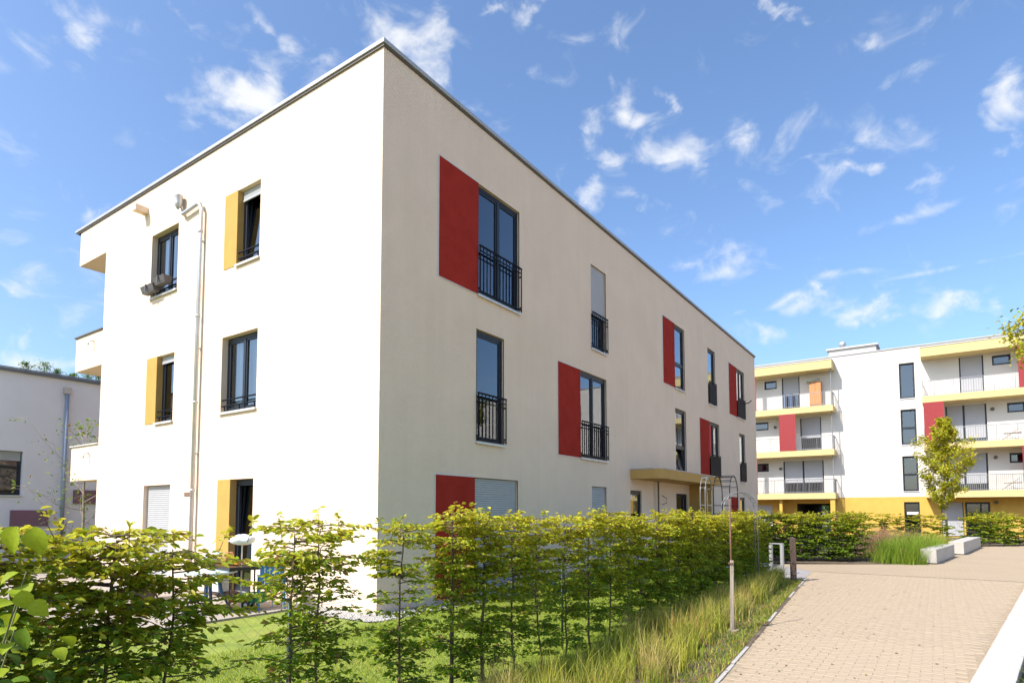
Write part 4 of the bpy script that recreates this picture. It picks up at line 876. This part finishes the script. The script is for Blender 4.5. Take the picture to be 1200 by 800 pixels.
bench([(22.55,-8.28),(22.75,-7.80),(29.3,-8.62),(29.2,-9.10)], .50, 'farther concrete block bench beyond the first one')
# posts
def post(x, y, h, w, m, label, name='wooden_post', lean=0, cap=True):
    r = empty(name, label, 'post', None, (x, y, 0)); mb = MB(); mb.v = []
    mb.box(-w/2, w/2, -w/2, w/2, -.05, h); o = mb.build('post', M[m], r, bevel=.008); o.rotation_euler = (lean, lean*.6, .4)
    return r
post(8.97,-4.62,1.04,.12,'dark_wood','dark square wooden post at the end of the grass bed')
post(9.13,-3.85,.55,.05,'grey_wood','short thin stake behind the dark wooden post')
r = post(1.86,-5.10,.98,.048,'grey_wood','weathered grey stake with a thin rusty rod standing in the grass bed', lean=.015)
mb = MB(); mb.tube([(.02,.0,.5),(.02,.005,1.84)], .012, 8); mb.build('rod', M['rust'], r, smooth=True)
mb = MB(); mb.box(-.03,.03,-.03,.03,.93,.95); mb.build('clamp', M['rust'], r)
mb = MB(); mb.box(1.80,1.94,-5.18,-5.05,0,.03); tag(mb.build('footing_stone', M['grey_wood'], None, bevel=.01), 'flat grey block at the foot of the weathered stake', 'stone')
# galvanised bicycle stand
bs = empty('bicycle_stand', 'galvanised flat steel stand beside the dark wooden post', 'bicycle stand', None, (10.62,-3.9,0), math.radians(-20))
for y in (-.16,.16):
    mb = MB(); mb.box(-.01,.06,y-.035,y+.035,0,.80); mb.build('upright', M['zinc'], bs)
mb = MB(); mb.box(-.01,.06,-.195,.195,.801,.83); mb.build('top_bar', M['zinc'], bs)
# chain link fence behind the hedge
cf = empty('wire_fence', 'low green wire mesh fence just behind the hedge stems', 'fence', None, (0,-3.72,0))
for u in (-6.6,-4.27,-2.5,-.45,1.6,3.65,5.7,7.75):
    mb = MB(); mb.tube([(u,0,0),(u,0,1.05)], .015, 8); mb.build('fence_post', M['fence_green'], cf, smooth=True)
mb = MB(); s = .065; r_ = .0008
for d in (1,-1):
    x = -8.0
    while x < 8.6:
        x1 = x+d*.9; a, b = (x, .06), (x1, .96); mb.tube([(a[0],.021,a[1]),(b[0],.021,b[1])], r_, 3, caps=False); x += s*1.4
tag(mb.build('wire_mesh', M['fence_green'], cf), kind='stuff')
mb = MB()
for z in (.06,.51,.96): mb.tube([(-8.5,.021,z),(8.6,.021,z)], .0018, 4)
mb.build('tension_wire', M['fence_green'], cf)
# metal rose arches behind the hedge
def arch(px_, dep, w, h, rz, label, gap=.32, rw='rail'):
    x, y = at(px_, dep); r = empty('rose_arch', label, 'garden arch', 'metal rose arches behind the hedge', (x, y, 0), rz)
    for s in (-gap/2, gap/2):
        pts = [(-w/2, s, 0), (-w/2, s, h-w/2)] + [(-w/2*math.cos(t), s, h-w/2+w/2*math.sin(t)) for t in [math.pi*i/14 for i in range(1, 14)]] + [(w/2, s, h-w/2), (w/2, s, 0)]
        mb = MB(); mb.tube(pts, .010, 7); mb.build('hoop', M[rw], r, smooth=True)
    mb = MB()
    for i in range(7): z = .3+i*.3; [mb.tube([(q, -gap/2, z), (q, gap/2, z)], .007, 5) for q in (-w/2, w/2) if z < h-w/2]
    for i in range(1, 8): t = math.pi*i/8; mb.tube([(-w/2*math.cos(t), -gap/2, h-w/2+w/2*math.sin(t)), (-w/2*math.cos(t), gap/2, h-w/2+w/2*math.sin(t))], .007, 5)
    tag(mb.build('rungs', M[rw], r), kind='stuff')
va = HEAD - math.pi/2
arch(828, 13.0, .78, 2.40, va+math.radians(62), 'narrow rose arch, leftmost of three beside the canopy', .10, 'rail_mid')
arch(851, 13.6, .80, 2.46, va+math.radians(58), 'middle rose arch with twin dark hoops and rungs', .34)
arch(866, 13.0, .76, 2.08, va+math.radians(8), 'lowest and widest rose arch, right of the other two', .12, 'rail_mid')

# terrace things (mostly hidden by the hedge)
def T(px_, py_):  # ground point seen at a bearing
    d = view_dir(px_, py_); t = -1.65/d.z; return EYE.x+d.x*t, EYE.y+d.y*t
x, y = T(243, 719)
tb_ = empty('garden_table', 'round pale table with blue splayed legs on the terrace', 'table', None, (x, y, 0), .4)
mb = MB(); mb.lathe((0,0,.66), [(0,0),(.40,0),(.43,.008),(.43,.03),(.42,.036),(0,.036)], 32); mb.build('table_top', M['table'], tb_, smooth=False)
for k in range(4):
    a = k*math.pi/2+.5; mb = MB(); mb.tube([(.14*math.cos(a),.14*math.sin(a),.66),(.20*math.cos(a),.20*math.sin(a),.35),(.36*math.cos(a),.36*math.sin(a),.03)], [.03,.028,.024], 8); mb.build('leg', M['navy'], tb_, smooth=True)
x, y = T(283, 716)
gr = empty('barbecue_cart', 'black barbecue cart with cluttered shelf behind the blue legged table', 'barbecue', None, (min(x,-.75), y+.35, 0), math.radians(80))
for sx in (-.5,.5):
    for sy in (-.2,.2): mb = MB(); mb.tube([(sx,sy,.03),(sx,sy,.72)], .014); mb.build('leg', M['black'], gr)
mb = MB(); mb.box(-.62,.62,-.26,.26,.70,.76); mb.build('shelf', M['black'], gr, bevel=.01)
mb = MB(); mb.box(-.5,.5,-.22,.22,.25,.27); mb.build('shelf', M['dark_wood'], gr)
mb = MB()
for i in range(14): mb.box(-.6+i*.088,-.56+i*.088,-.262-.03,-.262,.71,.735)
mb.build('grate', M['zinc'], gr)
gx, gy = gr.location.x, gr.location.y
def blob(name, c, r, m, label, cat, seed, sq=.7):
    rr = np.random.default_rng(seed); mb = MB(); prof = []
    n = 18; K = 9
    for i in range(K):
        t = math.pi*i/(K-1)
        for j in range(n):
            a = 2*math.pi*j/n; k = 1+.13*math.sin(3*a+seed)+.10*math.sin(5*a+t*4)+rr.normal(0,.04)
            mb.v.append((c[0]+r*k*math.sin(t)*math.cos(a), c[1]+r*k*math.sin(t)*math.sin(a), c[2]+r*sq*(1-math.cos(t))*(.9+.1*math.sin(4*a))))
    for i in range(K-1):
        for j in range(n): mb.f.append((i*n+j, i*n+(j+1)%n, (i+1)*n+(j+1)%n, (i+1)*n+j)); mb.m.append(0)
    return tag(mb.build(name, m, None, smooth=True), label, cat)
mb = MB(); blob('plastic_bag', (gx-.05, gy+.42, .765), .20, M['white_plastic'], 'crumpled white plastic bag heaped on the barbecue cart', 'bag', 3, .55)
blob('plastic_cover', (gx-.02, gy-.35, 1.10), .19, M['white_plastic'], 'clear white plastic cover hanging near the open window', 'cover', 5, .5)
mb = MB(); mb.lathe((gx, gy+.12, .765), [(0,0),(.07,0),(.10,.06),(.105,.16),(.085,.18),(.09,.2),(.075,.2),(.07,.1),(0,.08)], 18); tag(mb.build('plant_pot', M['terracotta'], None, smooth=True), 'tan ceramic pot on the barbecue cart', 'pot')
mb = MB(); mb.box(gx-.1,gx+.1,gy-.35,gy-.02,.765,.82); tag(mb.build('tray', M['orange'], None, bevel=.02), 'orange tray lying on the right of the barbecue cart', 'tray')
mb = MB(); mb.box(gx-.12,gx+.08,gy+.15,gy+.5,.285,.62); tag(mb.build('storage_box', M['white_plastic'], None, bevel=.02), 'white storage box under the barbecue cart', 'box')
# post of the cover: thin stand
mb = MB(); mb.tube([(gx-.02,gy-.35,0),(gx-.02,gy-.35,1.12)], .012); tag(mb.build('cover_stand', M['zinc'], None), 'thin steel stand under the white plastic cover', 'stand')
# toy wheelbarrow
x, y = T(292, 714)
tw = empty('toy_wheelbarrow', 'green and red toy wheelbarrow on the terrace', 'toy', None, (x, y, 0.03), math.radians(-52))
mb = MB(); n = 0
mb.v = [(-.05,-.10,.10),(.26,-.10,.10),(.26,.10,.10),(-.05,.10,.10),(-.12,-.15,.25),(.36,-.15,.27),(.36,.15,.27),(-.12,.15,.25),(-.10,-.13,.245),(.34,-.13,.265),(.34,.13,.265),(-.10,.13,.245),(-.04,-.09,.12),(.25,-.09,.12),(.25,.09,.12),(-.04,.09,.12)]
mb.f = [(3,2,1,0),(0,1,5,4),(1,2,6,5),(2,3,7,6),(3,0,4,7),(4,5,9,8),(5,6,10,9),(6,7,11,10),(7,4,8,11),(8,9,13,12),(9,10,14,13),(10,11,15,14),(11,8,12,15),(12,13,14,15)]; mb.m = [0]*14
mb.build('basin', M['green_plastic'], tw)
mb = MB(); mb.box(-.30,-.10,-.09,.09,.10,.24); mb.build('front_cover', M['red_plastic'], tw, bevel=.03)
for yy in (-.11,.11):
    mb = MB(); mb.tube([(-.02,yy-.02,.07),(-.02,yy+.02,.07)], .07, 16); w_ = mb.build('wheel', M['black'], tw, smooth=False)
    mb = MB(); mb.tube([(-.02,yy-.023,.07),(-.02,yy+.023,.07)], .03, 12); mb.build('hub', M['white_plastic'], w_)
for yy in (-.09,.09): mb = MB(); mb.tube([(.2,yy,.14),(.55,yy,.26)], .012); mb.build('handle', M['orange'], tw)
# blue garden chair
x, y = T(331, 716)
ch = empty('garden_chair', 'blue plastic garden chair against the sunlit wall', 'chair', None, (x-.02, y+.3, .03), math.radians(150)); ch.scale = (.88, .88, .86)
mb = MB(); mb.box(-.22,.22,-.22,.20,.40,.43); mb.build('seat', M['blue_plastic'], ch, bevel=.012)
for i in range(5): mb = MB(); mb.box(-.217+i*.088,-.134+i*.088,.20,.225,.43,.82); mb.build('slat', M['blue_plastic'], ch)
mb = MB(); mb.box(-.23,.23,.195,.23,.82,.88); mb.build('back_rail', M['blue_plastic'], ch, bevel=.01)
for sx in (-.22,.22):
    mb = MB(); mb.box(sx-.025,sx+.025,-.24,.22,.62,.65); mb.build('armrest', M['blue_plastic'], ch, bevel=.01)
    for sy in (-.20,.20): mb = MB(); mb.tube([(sx*1.05,sy*1.1,0),(sx,sy,.62)], .02); mb.build('leg', M['blue_plastic'], ch)
x, y = T(350, 712)
s = empty('white_stool', 'small white stool right of the blue garden chair', 'stool', None, (x-.1, y+.25, .03))
mb = MB(); mb.box(-.17,.17,-.17,.17,.42,.45); mb.build('seat', M['white_plastic'], s, bevel=.01)
for sx in (-.14,.14):
    for sy in (-.14,.14): mb = MB(); mb.tube([(sx,sy,0),(sx,sy,.42)], .014); mb.build('leg', M['white_plastic'], s)
# a second chair and crate on the terrace further left, in the hedge gaps
x, y = T(170, 712)
s = empty('dark_bench', 'low dark bench on the terrace behind the leftmost stems', 'bench', None, (x+.2, y+.6, .03), 1.2)
mb = MB(); mb.box(-.6,.6,-.2,.2,.40,.45); mb.build('seat', M['dark_wood'], s, bevel=.01)
for sx in (-.5,.5): mb = MB(); mb.box(sx-.03,sx+.03,-.18,.18,0,.399); mb.build('leg', M['dark_wood'], s)
